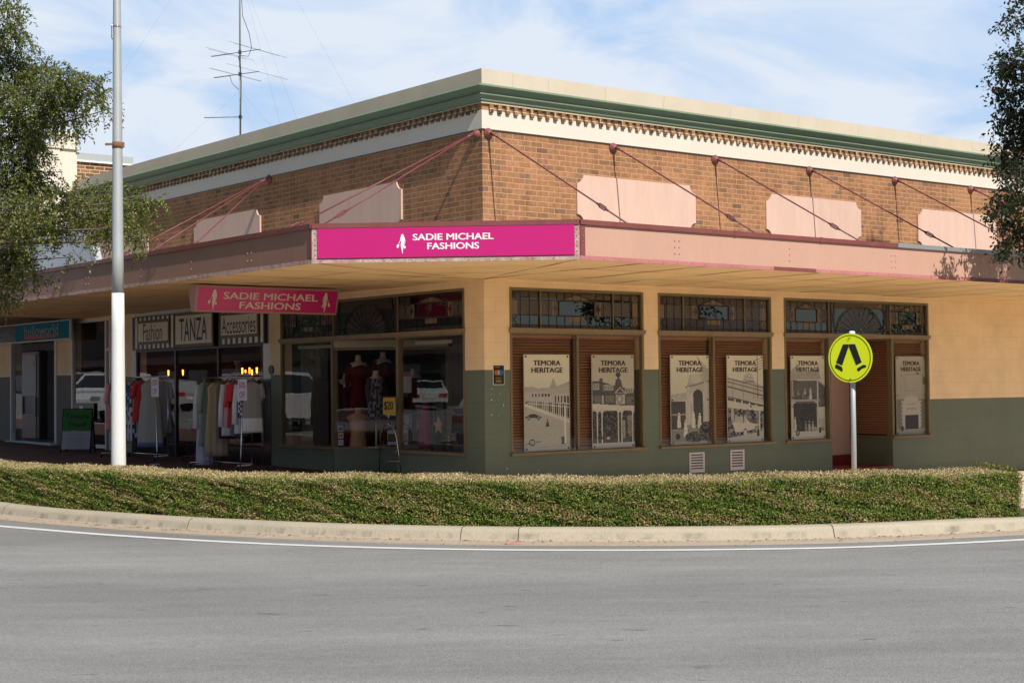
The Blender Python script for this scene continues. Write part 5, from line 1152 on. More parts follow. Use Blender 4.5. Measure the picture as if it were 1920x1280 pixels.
def garment(x, y, zr_, top, ln_, w, colfn, lab, kind='dress', yaw=0, flare=1.25, sleeves=0, th=.05, slcol=None):
    # hangs square to the rail; width runs along local x
    o = thing('garment', lab, kind, (x, y, zr_ - ln_ - .1), 'garments on the footpath racks', rot=yaw, absolute=False); z = ln_ + .02
    w_ = w * .74; h = MB(); h.tube([(0, 0, z + .08), (.012, 0, z + .05), (0, 0, z + .02)], .004, 5); h.tube([(-w_ * .42, 0, z - .05), (0, 0, z + .02), (w_ * .42, 0, z - .05)], .010, 6); h.build('hanger', 'timber', o)
    n = 26; R_ = []; K = 14; ph = random.random() * 6; w *= .74; flare = 1 + (flare - 1) * .8; th *= .8
    for i in range(K + 1):
        t = i / K; zz = z - .01 - t * ln_
        ww = w * (.20 + .30 * min(1, t / .05)) if t < .05 else w * (.5 - .05 * math.sin(min(1, (t - .05) / .3) * math.pi) + (flare - 1) * .5 * max(0, t - .3) / .7)
        R_.append((0, 0, zz, ww, th * (.6 + .7 * t)))
    def fold(i, a): return (.05 + .10 * i / K) * math.sin(a * 7 + ph + i * .12) + .03 * math.sin(a * 13 + ph * 2)
    g = MB(); g.loft(R_, n, colf=lambda i, k: tuple(min(.85, v * 1.8) for v in colfn(i / K, k / n)), fold=fold)
    g.build('cloth', 'cloth', o)
    if sleeves:
        for sg in (-1, 1):
            sl = MB(); sl.tube([(sg * w * .42, 0, z - .05), (sg * w * .56, .01, z - .05 - sleeves * .5), (sg * w * .60, .0, z - .05 - sleeves)], [.055, .05, .055], 10, col=tuple(min(.85, v * 1.8) for v in (slcol or colfn(.3, .2)))); sl.build('sleeve', 'cloth', o)
    return o
def solid(c): return lambda t, a: tuple(v * 1.0 * (1 + .12 * math.sin(a * 40)) for v in c)
def stripe(c1, c2, n_): return lambda t, a: c1 if int(t * n_) % 2 else c2
def blot(c1, c2, s_=9): return lambda t, a: c1 if (math.sin(t * s_ * 3.1 + 2 * math.sin(a * s_ * 2)) + math.sin(a * s_ * 5 + t * 7)) > .1 else c2
def hemmed(t, a):
    if t > .86: return (.5, .04, .03) if t < .90 else ((.10, .11, .22) if int(t * 60) % 2 else (.5, .5, .55))
    return (.25, .245, .225)
zr1 = rack(8.75, 11.2, -1.05, 'chrome clothes rack standing behind the white street pole')
for k, (y, ln_, w, cf, lab, sl) in enumerate(((11.17, 1.0, .42, solid((.45, .18, .2)), 'pink top hanging at the far end of the left rack', .4), (10.92, 1.25, .42, solid((.5, .48, .5)), 'off white long top on the left rack beside the pink top', .45), (10.67, 1.15, .42, solid((.42, .42, .5)), 'pale lilac blouse hanging on the left rack', .4),
        (10.42, 1.0, .42, blot((.08, .12, .25), (.4, .42, .5), 8), 'blue and white patterned tunic on the left rack', .3), (10.17, 1.2, .42, blot((.05, .05, .09), (.45, .45, .5), 12), 'navy and white print dress on the left rack', 0), (9.92, .8, .40, solid((.42, .04, .04)), 'red top hanging on the left rack', .25), (9.0, 1.02, .42, solid((.22, .24, .28)), 'slate grey top on the left rack', .3),
        (9.34, 1.28, .46, stripe((.05, .06, .14), (.48, .48, .52), 34), 'navy and white pinstriped dress on the left rack', 0))):
    garment(-1.05, y, zr1, 0, ln_, w, cf, lab, 'dress' if ln_ > 1.1 else 'top', sleeves=sl, yaw=random.uniform(-.2, .2))
garment(-1.3, 9.0, zr1, 0, 1.27, .50, hemmed, 'wide grey sleeveless dress with a red edged spotted hem', 'dress', yaw=-.55, flare=1.35, th=.09)
zr2 = rack(5.15, 6.95, -1.2, 'chrome clothes rack standing before the boutique right window')
for k, (y, ln_, w, cf, lab, sl, fl) in enumerate(((6.95, 1.5, .36, lambda t, a: (.55, .53, .56) if t < .5 else (.42, .38, .55), 'long white and lavender dress at the far end of the right rack', .8, 1.2), (6.78, 1.15, .42, solid((.17, .22, .18)), 'sage green long tunic on the right rack', .5, 1.3), (6.5, 1.3, .42, solid((.34, .26, .17)), 'tan beige dress on the right rack', 0, 1.35), (6.3, 1.32, .38, solid((.26, .20, .14)), 'brown beige dress hanging behind the tan one', 0, 1.2),
        (6.1, 1.0, .36, solid((.03, .03, .03)), 'black top on the right rack', 0, 1.1), (5.92, .95, .42, solid((.52, .50, .46)), 'cream blouse with long sleeves on the right rack', .75, 1.1), (5.74, .8, .40, solid((.42, .035, .04)), 'bright red top on the right rack', .4, 1.1), (5.6, .95, .38, lambda t, a: (.42, .035, .04) if a < .3 else (.1, .1, .16), 'red and navy top on the right rack', .3, 1.1),
        (5.44, .9, .42, solid((.56, .55, .52)), 'white long sleeved shirt on the right rack', .7, 1.15), (5.26, .62, .46, blot((.02, .02, .02), (.45, .45, .45), 14), 'black and white print blouse near the sale card', .3, 1.1), (5.12, .88, .44, lambda t, a: (.22, .22, .22) if t < .7 else (.6, .6, .58), 'grey and white top at the near end of the right rack', .25, 1.2))):
    garment(-1.2, y, zr2, 0, ln_, w, cf, lab, 'dress' if ln_ > 1.1 else 'top', sleeves=sl, yaw=random.uniform(-.25, .25), flare=fl)

# ================================================================== SHOP DISPLAY
def mannequin(x, y, z0, top, colfn, lab, name='mannequin', legs=True, yaw=0, dress=(1.45, .55), w=.19, arms=True, hat=False):
    o = thing(name, lab, 'mannequin', (x, y, z0), 'display mannequins in the fashion shop', rot=yaw, absolute=False); H = top
    b = MB(); b.loft([(0, 0, H * .80, .155, .09), (0, 0, H * .84, .19, .09), (0, 0, H * .87, .17, .08), (0, 0, H * .885, .07, .06), (0, 0, H * .92, .05, .05), (0, .0, H * .955, .047, .05)], 18)
    if hat: b.loft([(0, 0, H * .955, .05, .05), (0, -.01, H * .97, .085, .10), (0, -.01, H * 1.01, .092, .11), (0, 0, H * 1.06, .08, .09), (0, 0, H * 1.075, .03, .03)], 16)
    b.tube([(0, 0, H * .5), (0, 0, 0.02)], .02, 8); b.tube([(0, 0, 0), (0, 0, .02)], .16, 16); b.build('body', 'skin', o)
    d = MB(); zt_ = H * .875; zb_ = H * .875 - dress[0]; K = 14
    R_ = []
    for i in range(K + 1):
        t = i / K; zz = zt_ + (zb_ - zt_) * t; wd = [.10, .195, .185, .175, .155, .145, .155, .18, .195, .21, .22, .23, .24, .25, .26][i] if dress[1] > .4 else [.10, .195, .185, .175, .16, .15, .16, .175, .18, .175, .17, .165, .16, .16, .16][i]
        R_.append((0, 0, zz, wd, wd * .62))
    d.loft(R_, 26, colf=lambda i, k: colfn(i / K, k / 26), fold=lambda i, a: .012 * i / K * 8 * math.sin(a * 8 + i * .1) * (1 if i > 6 else .2), cap=False); d.build('garment', 'cloth', o)
    if arms:
        for sg in (-1, 1):
            a = MB(); a.tube([(sg * .18, 0, H * .86), (sg * .235, .0, H * .72), (sg * .25, -.04, H * .58)], [.05, .045, .035], 10, col=colfn(.2, .3)); a.build('sleeve', 'cloth', o)
    if hat: h = MB(); h.loft([(0, 0, H * 1.02, .17, .19), (0, 0, H * 1.03, .18, .2), (0, 0, H * 1.035, .10, .115), (0, 0, H * 1.09, .09, .10), (0, 0, H * 1.10, .05, .06)], 20); h.build('hat', 'black', o)
    return o
mannequin(.62, 4.55, .58, 1.72, solid((.12, .008, .01)), 'cream-necked mannequin in a plain dark red dress behind the angled glass', w=.2)
mannequin(1.15, 4.55, .58, 1.78, blot((.02, .015, .02), (.13, .025, .02), 10), 'cream-necked mannequin in a black and red floral dress behind the angled glass')
mannequin(.62, 3.98, .58, 1.42, blot((.06, .07, .09), (.26, .26, .28), 13), 'shorter mannequin in a grey patterned blouse and leggings', dress=(.75, .3), yaw=.3)
mannequin(1.5, 4.1, .58, 1.45, solid((.11, .008, .01)), 'mannequin in a dark red skirt next to the paper notices', dress=(1.2, .3))
mannequin(.95, 5.5, .58, 1.38, solid((.12, .01, .015)), 'mannequin in a deep maroon dress in the far left display window')
mannequin(.75, 5.05, .58, 1.3, blot((.06, .012, .015), (.10, .02, .03), 8), 'mannequin in a dark wine dress beside the window post')
mannequin(.55, 1.0, .58, 1.52, blot((.10, .11, .15), (.30, .22, .22), 11), 'mannequin in a grey floral dress at the corner end of the display window', yaw=.5)
mannequin(2.0, 11.6, ZF(0, 10) + .25, 1.72, solid((.02, .025, .05)), 'dark dressed mannequin with a black hat inside the boutique', hat=True, dress=(1.2, .3))
# tan bust form
s = thing('bust_form', 'headless tan bust form standing in the angled display window', 'mannequin', (.45, 4.3, .58), absolute=False)
mb = MB(); mb.loft([(0, 0, .0, .16, .11), (0, 0, .10, .165, .115), (0, 0, .28, .135, .095), (0, 0, .42, .165, .115), (0, 0, .52, .185, .105), (0, 0, .58, .17, .08), (0, 0, .615, .06, .05), (0, 0, .70, .05, .045)], 22)
for sg in (-1, 1): mb.loft([(sg * .165, 0, .50, .05, .05), (sg * .205, 0, .56, .035, .045)], 10)
mb.build('torso', 'tanbust', s)
# black lettered display easel with an orange scarf
s = thing('display_easel', 'tall black display stand with an orange star-shaped ornament behind the right shop glass', 'display stand', (.55, 1.95, .58), absolute=False)
mb = MB(); mb.tube([(-.05, -.16, .0), (0, -.12, 1.0)], .022, 6); mb.tube([(-.05, .16, .0), (0, .12, 1.0)], .022, 6); mb.box(-.01, .01, -.15, .15, .55, 1.02); mb.build('frame', 'black', s)
mb = MB(); st = []
for k in range(10): a = math.pi * k / 5 + .3; r_ = .15 if k % 2 == 0 else .065; st.append((r_ * math.cos(a), .42 + r_ * math.sin(a)))
mb.prism(st, 'x', -.045, -.02); mb.build('star_ornament', 'tanbust', s)
# skirt, pink garment
def hang_in(x, y, z, ln_, w, cf, lab): 
    o = thing('display_garment', lab, 'garment', (x, y, z), 'loose garments in the display', absolute=False); g = MB()
    g.loft([(0, 0, ln_ * (1 - i / 8), w * (.35 + .65 * i / 8), .05 + .03 * i / 8) for i in range(9)], 20, colf=lambda i, k: cf(i / 8, k / 20), fold=lambda i, a: .05 * math.sin(a * 6)); g.build('cloth', 'cloth', o)
hang_in(.75, 2.65, .6, .75, .16, solid((.40, .03, .17)), 'magenta skirt hanging beside the price stand')
hang_in(.4, .85, .95, .62, .14, stripe((.05, .05, .05), (.5, .5, .48), 18), 'black and white striped scarf hanging near the corner')
s = thing('flower_pot', 'small pot of yellow flowers in the right display window', 'flowers', (.42, 1.45, .585), absolute=False)
mb = MB(); mb.loft([(0, 0, 0, .05, .05), (0, 0, .10, .07, .07)], 14); mb.build('pot', 'dgrey', s)
P_ = rng.normal(0, 1, (260, 3)); P_ /= np.linalg.norm(P_, axis=1, keepdims=True); P_ = P_ * np.array([.13, .17, .12]) * rng.uniform(.5, 1, (260, 1)) + np.array([0, 0, .2]); C_ = np.where((rng.random(260) < .3)[:, None], np.array([[.6, .5, .05]]), np.array([[.05, .12, .03]])); quads_mesh('blooms', leaf_quads(P_, rng.normal(0, 1, (260, 3)), rng.normal(0, 1, (260, 3)), np.full(260, .05), np.full(260, .035)), C_, 'leaf', s)
def card(x, y, zc, w, h, col, lab, band=None, txt=None, dirv=(0, -1, 0), name='notice_card'):
    xd = Vector(dirv).normalized(); nd_ = xd.cross(Vector((0, 0, 1))); s = thing(name, lab, 'notice', (x, y, zc - h / 2)); c = Vector((x, y, zc)); m_ = MB()
    def q(a, b, o): return c + xd * a + Vector((0, 0, b)) + nd_ * o
    for o1, o2 in ((0, .004),):
        v = [q(-w / 2, -h / 2, o1), q(w / 2, -h / 2, o1), q(w / 2, h / 2, o1), q(-w / 2, h / 2, o1), q(-w / 2, -h / 2, o2), q(w / 2, -h / 2, o2), q(w / 2, h / 2, o2), q(-w / 2, h / 2, o2)]
        m_.mesh(v, [(3, 2, 1, 0), (4, 5, 6, 7), (0, 1, 5, 4), (1, 2, 6, 5), (2, 3, 7, 6), (3, 0, 4, 7)])
    m_.build('card', mat('card stock', col, var=.03), s)
    if band:
        m_ = MB(); (b0, b1), bc = band; m_.face([q(-w / 2 + .01, b0 * h, .0055), q(w / 2 - .01, b0 * h, .0055), q(w / 2 - .01, b1 * h, .0055), q(-w / 2 + .01, b1 * h, .0055)]); m_.build('printed_band', mat('card print', bc, var=.1, scale=30), s)
    if txt: m_ = MB(); m_.text(txt, w * .78, h * .5, c + nd_ * .006, xd, (0, 0, 1), bold=.04); m_.build('lettering', 'black', s)
    return s
DR = (dv[0], dv[1], 0); DRn = (-dv[0], -dv[1], 0)
def on_ang(sv): q = np.array(A0) + dv * sv + nv * .012; return q
q = on_ang(1.30)
for sv, zc, w, h, col, lab, bd in ((1.02, 1.31, .20, .34, (.5, .48, .52), 'white paper notice with a red heading on the angled glass', ((.18, .5), (.5, .02, .03))), (1.30, 1.72, .18, .36, (.5, .48, .48), 'white sale notice with red corner high on the angled glass', ((.30, .48), (.5, .03, .03))), (1.14, .76, .36, .26, (.5, .5, .56), 'white framed landscape photo leaning inside the angled glass', ((-.3, .25), (.12, .09, .02))), (1.32, 1.08, .14, .34, (.4, .38, .5), 'pale lilac notice low on the angled glass', None)):
    q = on_ang(sv); d_ = (dv[0], dv[1], 0); card(q[0], q[1], zc, w, h, col, lab, bd, None, dirv=d_)
q = on_ang(.14)
for zc, bc, lab in ((.92, (.05, .12, .35), 'small blue card payment sticker at the top of the glass edge row'), (.80, (.5, .15, .03), 'small orange card payment sticker in the middle of the glass edge row'), (.68, (.3, .35, .5), 'small pale card payment sticker at the bottom of the glass edge row')):
    card(q[0], q[1], zc, .09, .1, (.5, .5, .5), lab, ((-.3, .3), bc), None, dirv=(dv[0], dv[1], 0), name='payment_sticker')
s = thing('price_card_stand', 'bent chrome hoop stand with a yellow $20 card in the shop doorway', 'sign stand', (-.12, 2.5, ZF(0, 2)))
z0 = ZF(0, 2); mb = MB(); mb.tube([(-.12, 2.78, z0), (-.12, 2.72, .85), (-.12, 2.62, 1.0), (-.12, 2.5, 1.04), (-.12, 2.36, 1.0), (-.12, 2.26, .85), (-.12, 2.1, z0)], .011, 8); mb.tube([(-.12, 2.75, .42), (-.12, 2.15, .42)], .009, 6); mb.tube([(-.12, 2.5, 1.04), (-.12, 2.45, 1.25)], .008, 6); mb.build('hoop', 'chrome', s)
mb = MB(); mb.box(-.135, -.13, 2.27, 2.62, 1.19, 1.47); mb.build('card', mat('yellow card', (.60, .42, .04), var=.03), s)
mb = MB(); mb.text('$20', .27, .16, (-.137, 2.445, 1.33), LX, LU, bold=.04); mb.build('lettering', 'black', s)
# lit pendant lamps in the boutique
for x, y in ((.7, 12.35), (.7, 12.0), (.7, 11.65), (.7, 9.0), (.7, 8.7), (.7, 8.4), (2.4, 13.3 - 1.0), (2.4, 12.0), (2.4, 11.7)):
    s = thing('pendant_lamp', 'small glowing orange pendant bulb hanging inside the boutique', 'lamp', (x, y, 2.0), 'glowing bulbs in the boutique', absolute=False)
    mb = MB(); mb.tube([(0, 0, .1), (0, 0, 1.2)], .005, 5); mb.tube([(0, 0, .06), (0, 0, .11)], .02, 8); mb.build('cord', 'black', s)
    mb = MB(); mb.loft([(0, 0, -.06, .008, .008), (0, 0, -.03, .016, .016), (0, 0, .02, .016, .016), (0, 0, .06, .018, .018)], 12); mb.build('bulb', m_emit('bulb glow', (1.0, .20, .02), 6) if 'bulb glow' not in bpy.data.materials else bpy.data.materials['bulb glow'], s)
# table and flowers within the boutique
s = thing('display_table', 'small display table with pale blooms inside the boutique', 'table', (1.0, 10.9, ZF(0, 10)), absolute=False)
mb = MB(); mb.box(-.3, .3, -.6, .6, .72, .76)
mb.build('table_top', 'timber', s)
for a in (-.26, .26):
    for b in (-.55, .55): mb = MB(); mb.tube([(a, b, 0), (a, b, .72)], .02, 6); mb.build('leg', 'black', s)
P_ = rng.normal(0, 1, (300, 3)); P_ /= np.linalg.norm(P_, axis=1, keepdims=True); P_ = P_ * np.array([.15, .32, .12]) + np.array([0, .1, 1.05]); quads_mesh('blooms', leaf_quads(P_, rng.normal(0, 1, (300, 3)), rng.normal(0, 1, (300, 3)), np.full(300, .07), np.full(300, .06)), np.tile(np.array([[.35, .33, .24]]), (300, 1)), 'leaf', s)
# tall kiosk in the travel shop window
s = thing('information_kiosk', 'tall grey kiosk with a dark screen niche in the travel shop window', 'kiosk', (-.1, 16.5, .4))
mb = MB(); y0, y1 = 17.45, 18.55; mb.bbox(-.22, .0, y0, y1, .46, 2.62, .03); mb.build('cabinet', 'black', s)
mb = MB(); mb.bbox(-.235, -.215, y0 + .17, y1 - .03, 1.52, 2.52, .004); mb.build('upper_panel', 'grey', s)
mb = MB(); mb.bbox(-.235, -.215, y0 + .17, y1 - .03, .50, 1.02, .004); mb.build('lower_panel', mat('beige panel', (.20, .17, .14), rough=.5), s)
mb = MB(); 
for a in ((y0 + .17, y0 + .22, 1.05, 1.5), (y1 - .10, y1 - .03, 1.05, 1.5)): mb.box(-.25, -.215, *a)
mb.box(-.25, -.215, y0 + .17, y1 - .03, 1.03, 1.07); mb.build('screen_frame', 'grey', s)
mb = MB(); mb.box(-.238, -.23, y0 + .17, y1 - .03, 2.50, 2.53); mb.box(-.238, -.23, y0 + .17, y1 - .03, .49, .51); mb.box(-.24, -.235, y0 + .26, y0 + .34, 2.22, 2.36); mb.build('red_stripe', 'redp', s)

# ================================================================== AERIAL ON THE ROOF
s = wthing('tv_aerial', 'tall thin television aerial mast with three antenna arrays behind the parapet', 'aerial', (-5.75, 33, 5.9))
mx_, my_ = -5.757, 33.0
mb = MB(); mb.tube([(mx_, my_, 5.9), (mx_, my_, 8.5)], .024, 8); mb.tube([(mx_, my_, 8.45), (mx_ + .01, my_, 12.5)], .02, 8); mb.build('mast', 'galv', s)
def array(zc, L0, L1, els, bd=Vector((1.11, -.64, 0)).normalized(), name='antenna_array'):
    ed = Vector((-bd.y, bd.x, 0)) * -1; m_ = MB(); c = Vector((mx_, my_, zc)); m_.tube([c - bd * L0, c + bd * L1], .008, 6)
    for p, l, r_ in els: q = c + bd * p; m_.tube([q - ed * l, q + ed * l], r_ * .55, 5)
    m_.box(mx_ - .03, mx_ + .03, my_ - .03, my_ + .03, zc - .035, zc + .035); m_.build(name, 'dgrey', s)
array(8.83, .80, .55, [(.50, .98, .006), (.46, .75, .005), (-.35, .62, .006), (-.28, .8, .006)] + [(-.75 + .055 * k, .07, .005) for k in range(9)])
array(8.36, .72, .52, [(.48, 1.02, .006), (-.1, .85, .006), (-.14, .85, .005)] + [(-.7 + .055 * k, .06, .005) for k in range(9)])
array(7.44, .78, .05, [(-.76 + .06 * k, .06, .006) for k in range(12)] + [(-.02, .05, .02)], bd=Vector((1, -.05, 0)).normalized())
m_ = MB(); m_.tube([(mx_ + .04, my_ - .03, 10.1), (mx_ + .07, my_ - .05, 9.6), (mx_ + .22, my_ - .1, 9.2), (mx_ + .27, my_ - .12, 8.9), (mx_ + .2, my_ - .1, 8.72), (mx_, my_ - .04, 8.75)], .007, 5)
m_.tube([(mx_ - .03, my_ - .03, 8.75), (mx_ + .02, my_ - .04, 8.5), (mx_ + .03, my_ - .04, 8.2), (mx_ + .02, my_ - .04, 7.6), (mx_, my_ - .04, 6.4)], .010, 5); m_.tube([(mx_ - .22, my_ - .03, 8.33), (mx_ - .16, my_ - .03, 8.15), (mx_ - .02, my_ - .03, 8.02)], .006, 5); m_.build('cable', 'dgrey', s)
m_ = MB()
for a, b in (((mx_, my_, 8.0), (-8.6, 34.5, 6.0)), ((mx_, my_, 8.0), (-4.2, 32.0, 6.2)), ((mx_, my_, 8.0), (-5.0, 31.6, 6.2)), ((mx_, my_, 10.6), (-4.1, 33.5, 6.1)), ((mx_, my_, 10.6), (-4.5, 31.8, 6.2)), ((mx_, my_, 12.2), (-10, 35, 7)), ((mx_, my_, 12.2), (-2.5, 33, 6.2))): m_.tube([a, b], .0013, 4)
m_.build('guy_wire', 'grey', s)

# ================================================================== HEDGE
hd = bpy.data.objects.new('hedge', None); COL.objects.link(hd); hd.location = Wd(-4.5, -5.5, .14); hd.rotation_euler = (0, 0, BANG); tag(hd, 'long low clipped hedge with tan sunlit top along the curved kerb', 'hedge'); BASE['hedge'] = (-4.5, -5.5, .14)
i_end = int(np.argmin(np.linalg.norm(KERB - np.array([.80, -9.1]), axis=1))); i_st = int(np.argmin(np.linalg.norm(KERB - np.array([-7.2, 5.5]), axis=1)))
Cf = koff(.24)[i_st:i_end + 1]; Cb = koff(.86)[i_st:i_end + 1]
def resamp(C, n): a = arclen(C); t = np.linspace(0, a[-1], n); return np.stack([np.interp(t, a, C[:, 0]), np.interp(t, a, C[:, 1])], 1)
NH = 260; Cf = resamp(Cf, NH); Cb = resamp(Cb, NH); LH = arclen(Cf)[-1]
def ztop(u, s): return .620 + .035 * s + .012 * math.sin(u * 1.3) + .008 * math.sin(u * 5.1)
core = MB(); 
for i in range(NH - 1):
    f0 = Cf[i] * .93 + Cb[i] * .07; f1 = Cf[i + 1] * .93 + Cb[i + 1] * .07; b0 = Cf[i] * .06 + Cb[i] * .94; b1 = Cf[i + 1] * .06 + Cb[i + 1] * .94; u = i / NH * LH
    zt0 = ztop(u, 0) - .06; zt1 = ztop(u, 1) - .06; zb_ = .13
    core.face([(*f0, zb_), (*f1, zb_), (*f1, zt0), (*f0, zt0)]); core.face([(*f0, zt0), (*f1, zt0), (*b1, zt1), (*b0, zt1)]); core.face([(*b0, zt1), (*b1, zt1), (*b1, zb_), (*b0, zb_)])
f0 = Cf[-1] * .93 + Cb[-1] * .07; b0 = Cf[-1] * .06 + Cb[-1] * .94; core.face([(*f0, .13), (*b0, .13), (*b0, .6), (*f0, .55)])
core.build('inner_shade', 'hcore', hd)  # near-black core stands in for the shade inside the hedge
def vnoise(u, v, seed):       # cheap smooth noise
    s_ = np.zeros_like(u); r_ = np.random.default_rng(seed)
    for k in range(9): fx, fy, ph = r_.uniform(.5, 7) * (1 + k * .35), r_.uniform(.5, 7) * (1 + k * .35), r_.uniform(0, 6.3); s_ += np.sin(u * fx + v * fy * 1.7 + ph + 1.7 * np.sin(v * fx * .7 + ph)) / (1 + k * .25)
    return s_ / 3.2
def hedge_leaves(n, side):
    u = rng.random(n) * (NH - 1); i = u.astype(int); fr = (u - i)[:, None]; F = Cf[i] * (1 - fr) + Cf[np.minimum(i + 1, NH - 1)] * fr; Bk = Cb[i] * (1 - fr) + Cb[np.minimum(i + 1, NH - 1)] * fr
    inw = Bk - F; inw /= np.linalg.norm(inw, axis=1, keepdims=True); uu = u / NH * LH
    zt = .615 + .012 * np.sin(uu * 1.3) + .008 * np.sin(uu * 5.1)
    if side == 'front':
        v = rng.random(n) ** .85; z = .13 + (zt - .12) * v; rel = vnoise(uu, z * 3, 5) * .022 - (v > .97) * (v - .97) * .6
        hole = vnoise(uu * 2.3, z * 8, 11); dep = rng.exponential(.022, n) - .012 - rel + np.where(hole > .62, .11 * (hole - .62) * 4, 0)
        P = np.concatenate([F + inw * dep[:, None], z[:, None]], 1); Nn = np.concatenate([-inw, np.full((n, 1), .35)], 1)
    elif side == 'top':
        s_ = rng.random(n); P = F * (1 - s_[:, None]) + Bk * s_[:, None]; z = zt + .005 + .032 * s_ + rng.normal(0, .006, n) + vnoise(uu, s_ * 2, 8) * .006 - rng.exponential(.012, n) + np.where(rng.random(n) < .006, rng.uniform(.01, .03, n), 0)
        z -= np.where(s_ < .03, (.03 - s_) * .5, 0); P = np.concatenate([P, z[:, None]], 1); Nn = np.concatenate([-inw * .25, np.ones((n, 1))], 1)
    else:
        s_ = rng.random(n); E0, E1 = Cf[-1], Cb[-1]; T = (Cf[-1] - Cf[-4]); T /= np.linalg.norm(T); v = rng.random(n); ro = .10 * (np.abs(s_ - .5) * 2) ** 3
        P = E0 * (1 - s_[:, None]) + E1 * s_[:, None] + T * (.03 - ro - rng.exponential(.02, n))[:, None]; z = .13 + (.52 + .06 * s_) * v; P = np.concatenate([P, z[:, None]], 1); Nn = np.tile(np.array([[*T, .3]]), (n, 1)); uu = s_ * 3
    D = rng.normal(0, 1, (n, 3)) * .8 + Nn * .5 + np.array([0, 0, .35]); Nr = Nn + rng.normal(0, .55, (n, 3))
    V = leaf_quads(P, D, Nr, rng.uniform(.015, .028, n), rng.uniform(.009, .016, n))
    # colours: fresh green, olive, dry tan in drifting patches
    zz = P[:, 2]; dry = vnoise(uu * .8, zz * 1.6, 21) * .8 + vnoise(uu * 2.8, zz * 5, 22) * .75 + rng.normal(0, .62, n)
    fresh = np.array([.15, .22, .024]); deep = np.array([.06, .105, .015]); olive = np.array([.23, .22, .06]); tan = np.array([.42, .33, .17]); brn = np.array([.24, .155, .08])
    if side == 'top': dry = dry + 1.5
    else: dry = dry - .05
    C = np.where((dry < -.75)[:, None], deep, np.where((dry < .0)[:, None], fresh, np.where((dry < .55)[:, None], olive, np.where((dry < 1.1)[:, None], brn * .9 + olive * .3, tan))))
    C = C * rng.uniform(.7, 1.35, (n, 1)); return V, C
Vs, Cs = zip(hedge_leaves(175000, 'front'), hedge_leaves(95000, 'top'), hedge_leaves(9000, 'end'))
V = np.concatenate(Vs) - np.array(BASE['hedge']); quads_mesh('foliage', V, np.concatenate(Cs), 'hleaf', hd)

# ================================================================== TREES
def tree(name, base, label, clumps, trunk, n_per, leaf, cols, droop, seed, cat='tree', twig=.3, group=None, limb_from=None):
    r_ = np.random.default_rng(seed); o = wthing(name, label, cat, base, group); B = np.array(base)
    tk = MB(); tk.tube(trunk[0], trunk[1], 12)
    tp = [Vector(p) for p in trunk[0]]
    for (x, y, z, rx, ry, d) in clumps:
        c = Vector((x, y, z)); zz = max(min(z - .25 * (c - tp[-1]).xy.length - .2, tp[-1].z), tp[1].z); 
        a = min(tp, key=lambda p: abs(p.z - zz)); m = (a + c) / 2 + Vector((0, 0, .25)) + Vector(r_.normal(0, .12, 3)); L_ = (c - a).length
        tk.tube([a, m, c], [.010 + .009 * L_, .008 + .005 * L_, .004], 6)
    tk.build('trunk', 'bark', o)
    P, D = [], []; tw = MB()
    for (x, y, z, rx, ry, d) in clumps:
        vol = rx * ry; nt_ = max(4, int(n_per * d * vol / (twig * twig) * 1.0)); c = np.array([x, y, z])
        for k in range(nt_):
            q = r_.normal(0, 1, 3); q /= np.linalg.norm(q); q *= r_.random() ** .42 * np.array([rx, (rx + ry) / 2, ry]); st = c + q * .82; dr = q / (np.linalg.norm(q) + 1e-6) * .9 + r_.normal(0, .55, 3) + np.array([0, 0, -droop]); dr /= np.linalg.norm(dr)
            L_ = twig * r_.uniform(.5, 1.2); nl = int(L_ / leaf[2]); t = (np.arange(nl) + r_.random(nl)) / max(nl, 1); pts = st + dr * (t * L_)[:, None] + np.array([0, 0, -1]) * (t ** 2 * L_ * droop * .45)[:, None]
            ld = dr * .6 + r_.normal(0, .75, (nl, 3)) + np.array([0, 0, -.25]); P.append(pts + r_.normal(0, .008, (nl, 3))); D.append(ld)
            if r_.random() < .3: e = st + dr * L_ * .9 + np.array([0, 0, -L_ * droop * .4]); tw.tube([tuple(st - dr * .1), tuple((st + e) / 2 + np.array([0, 0, .02])), tuple(e)], [.005, .004, .002], 4, cap=False)
    P = np.concatenate(P); D = np.concatenate(D); n = len(P)
    V = leaf_quads(P, D, r_.normal(0, 1, (n, 3)) + np.array([0, 0, .8]), r_.uniform(.7, 1.25, n) * leaf[0], r_.uniform(.7, 1.25, n) * leaf[1]) - B
    pick = r_.random(n); C = np.zeros((n, 3)); acc = 0
    for f, c in cols: C[(pick >= acc) & (pick < acc + f)] = c; acc += f
    C *= r_.uniform(.75, 1.3, (n, 1)); quads_mesh('crown', V, C, 'leaf', o); tw.build('twigs', 'bark', o, uv=False); return o, n
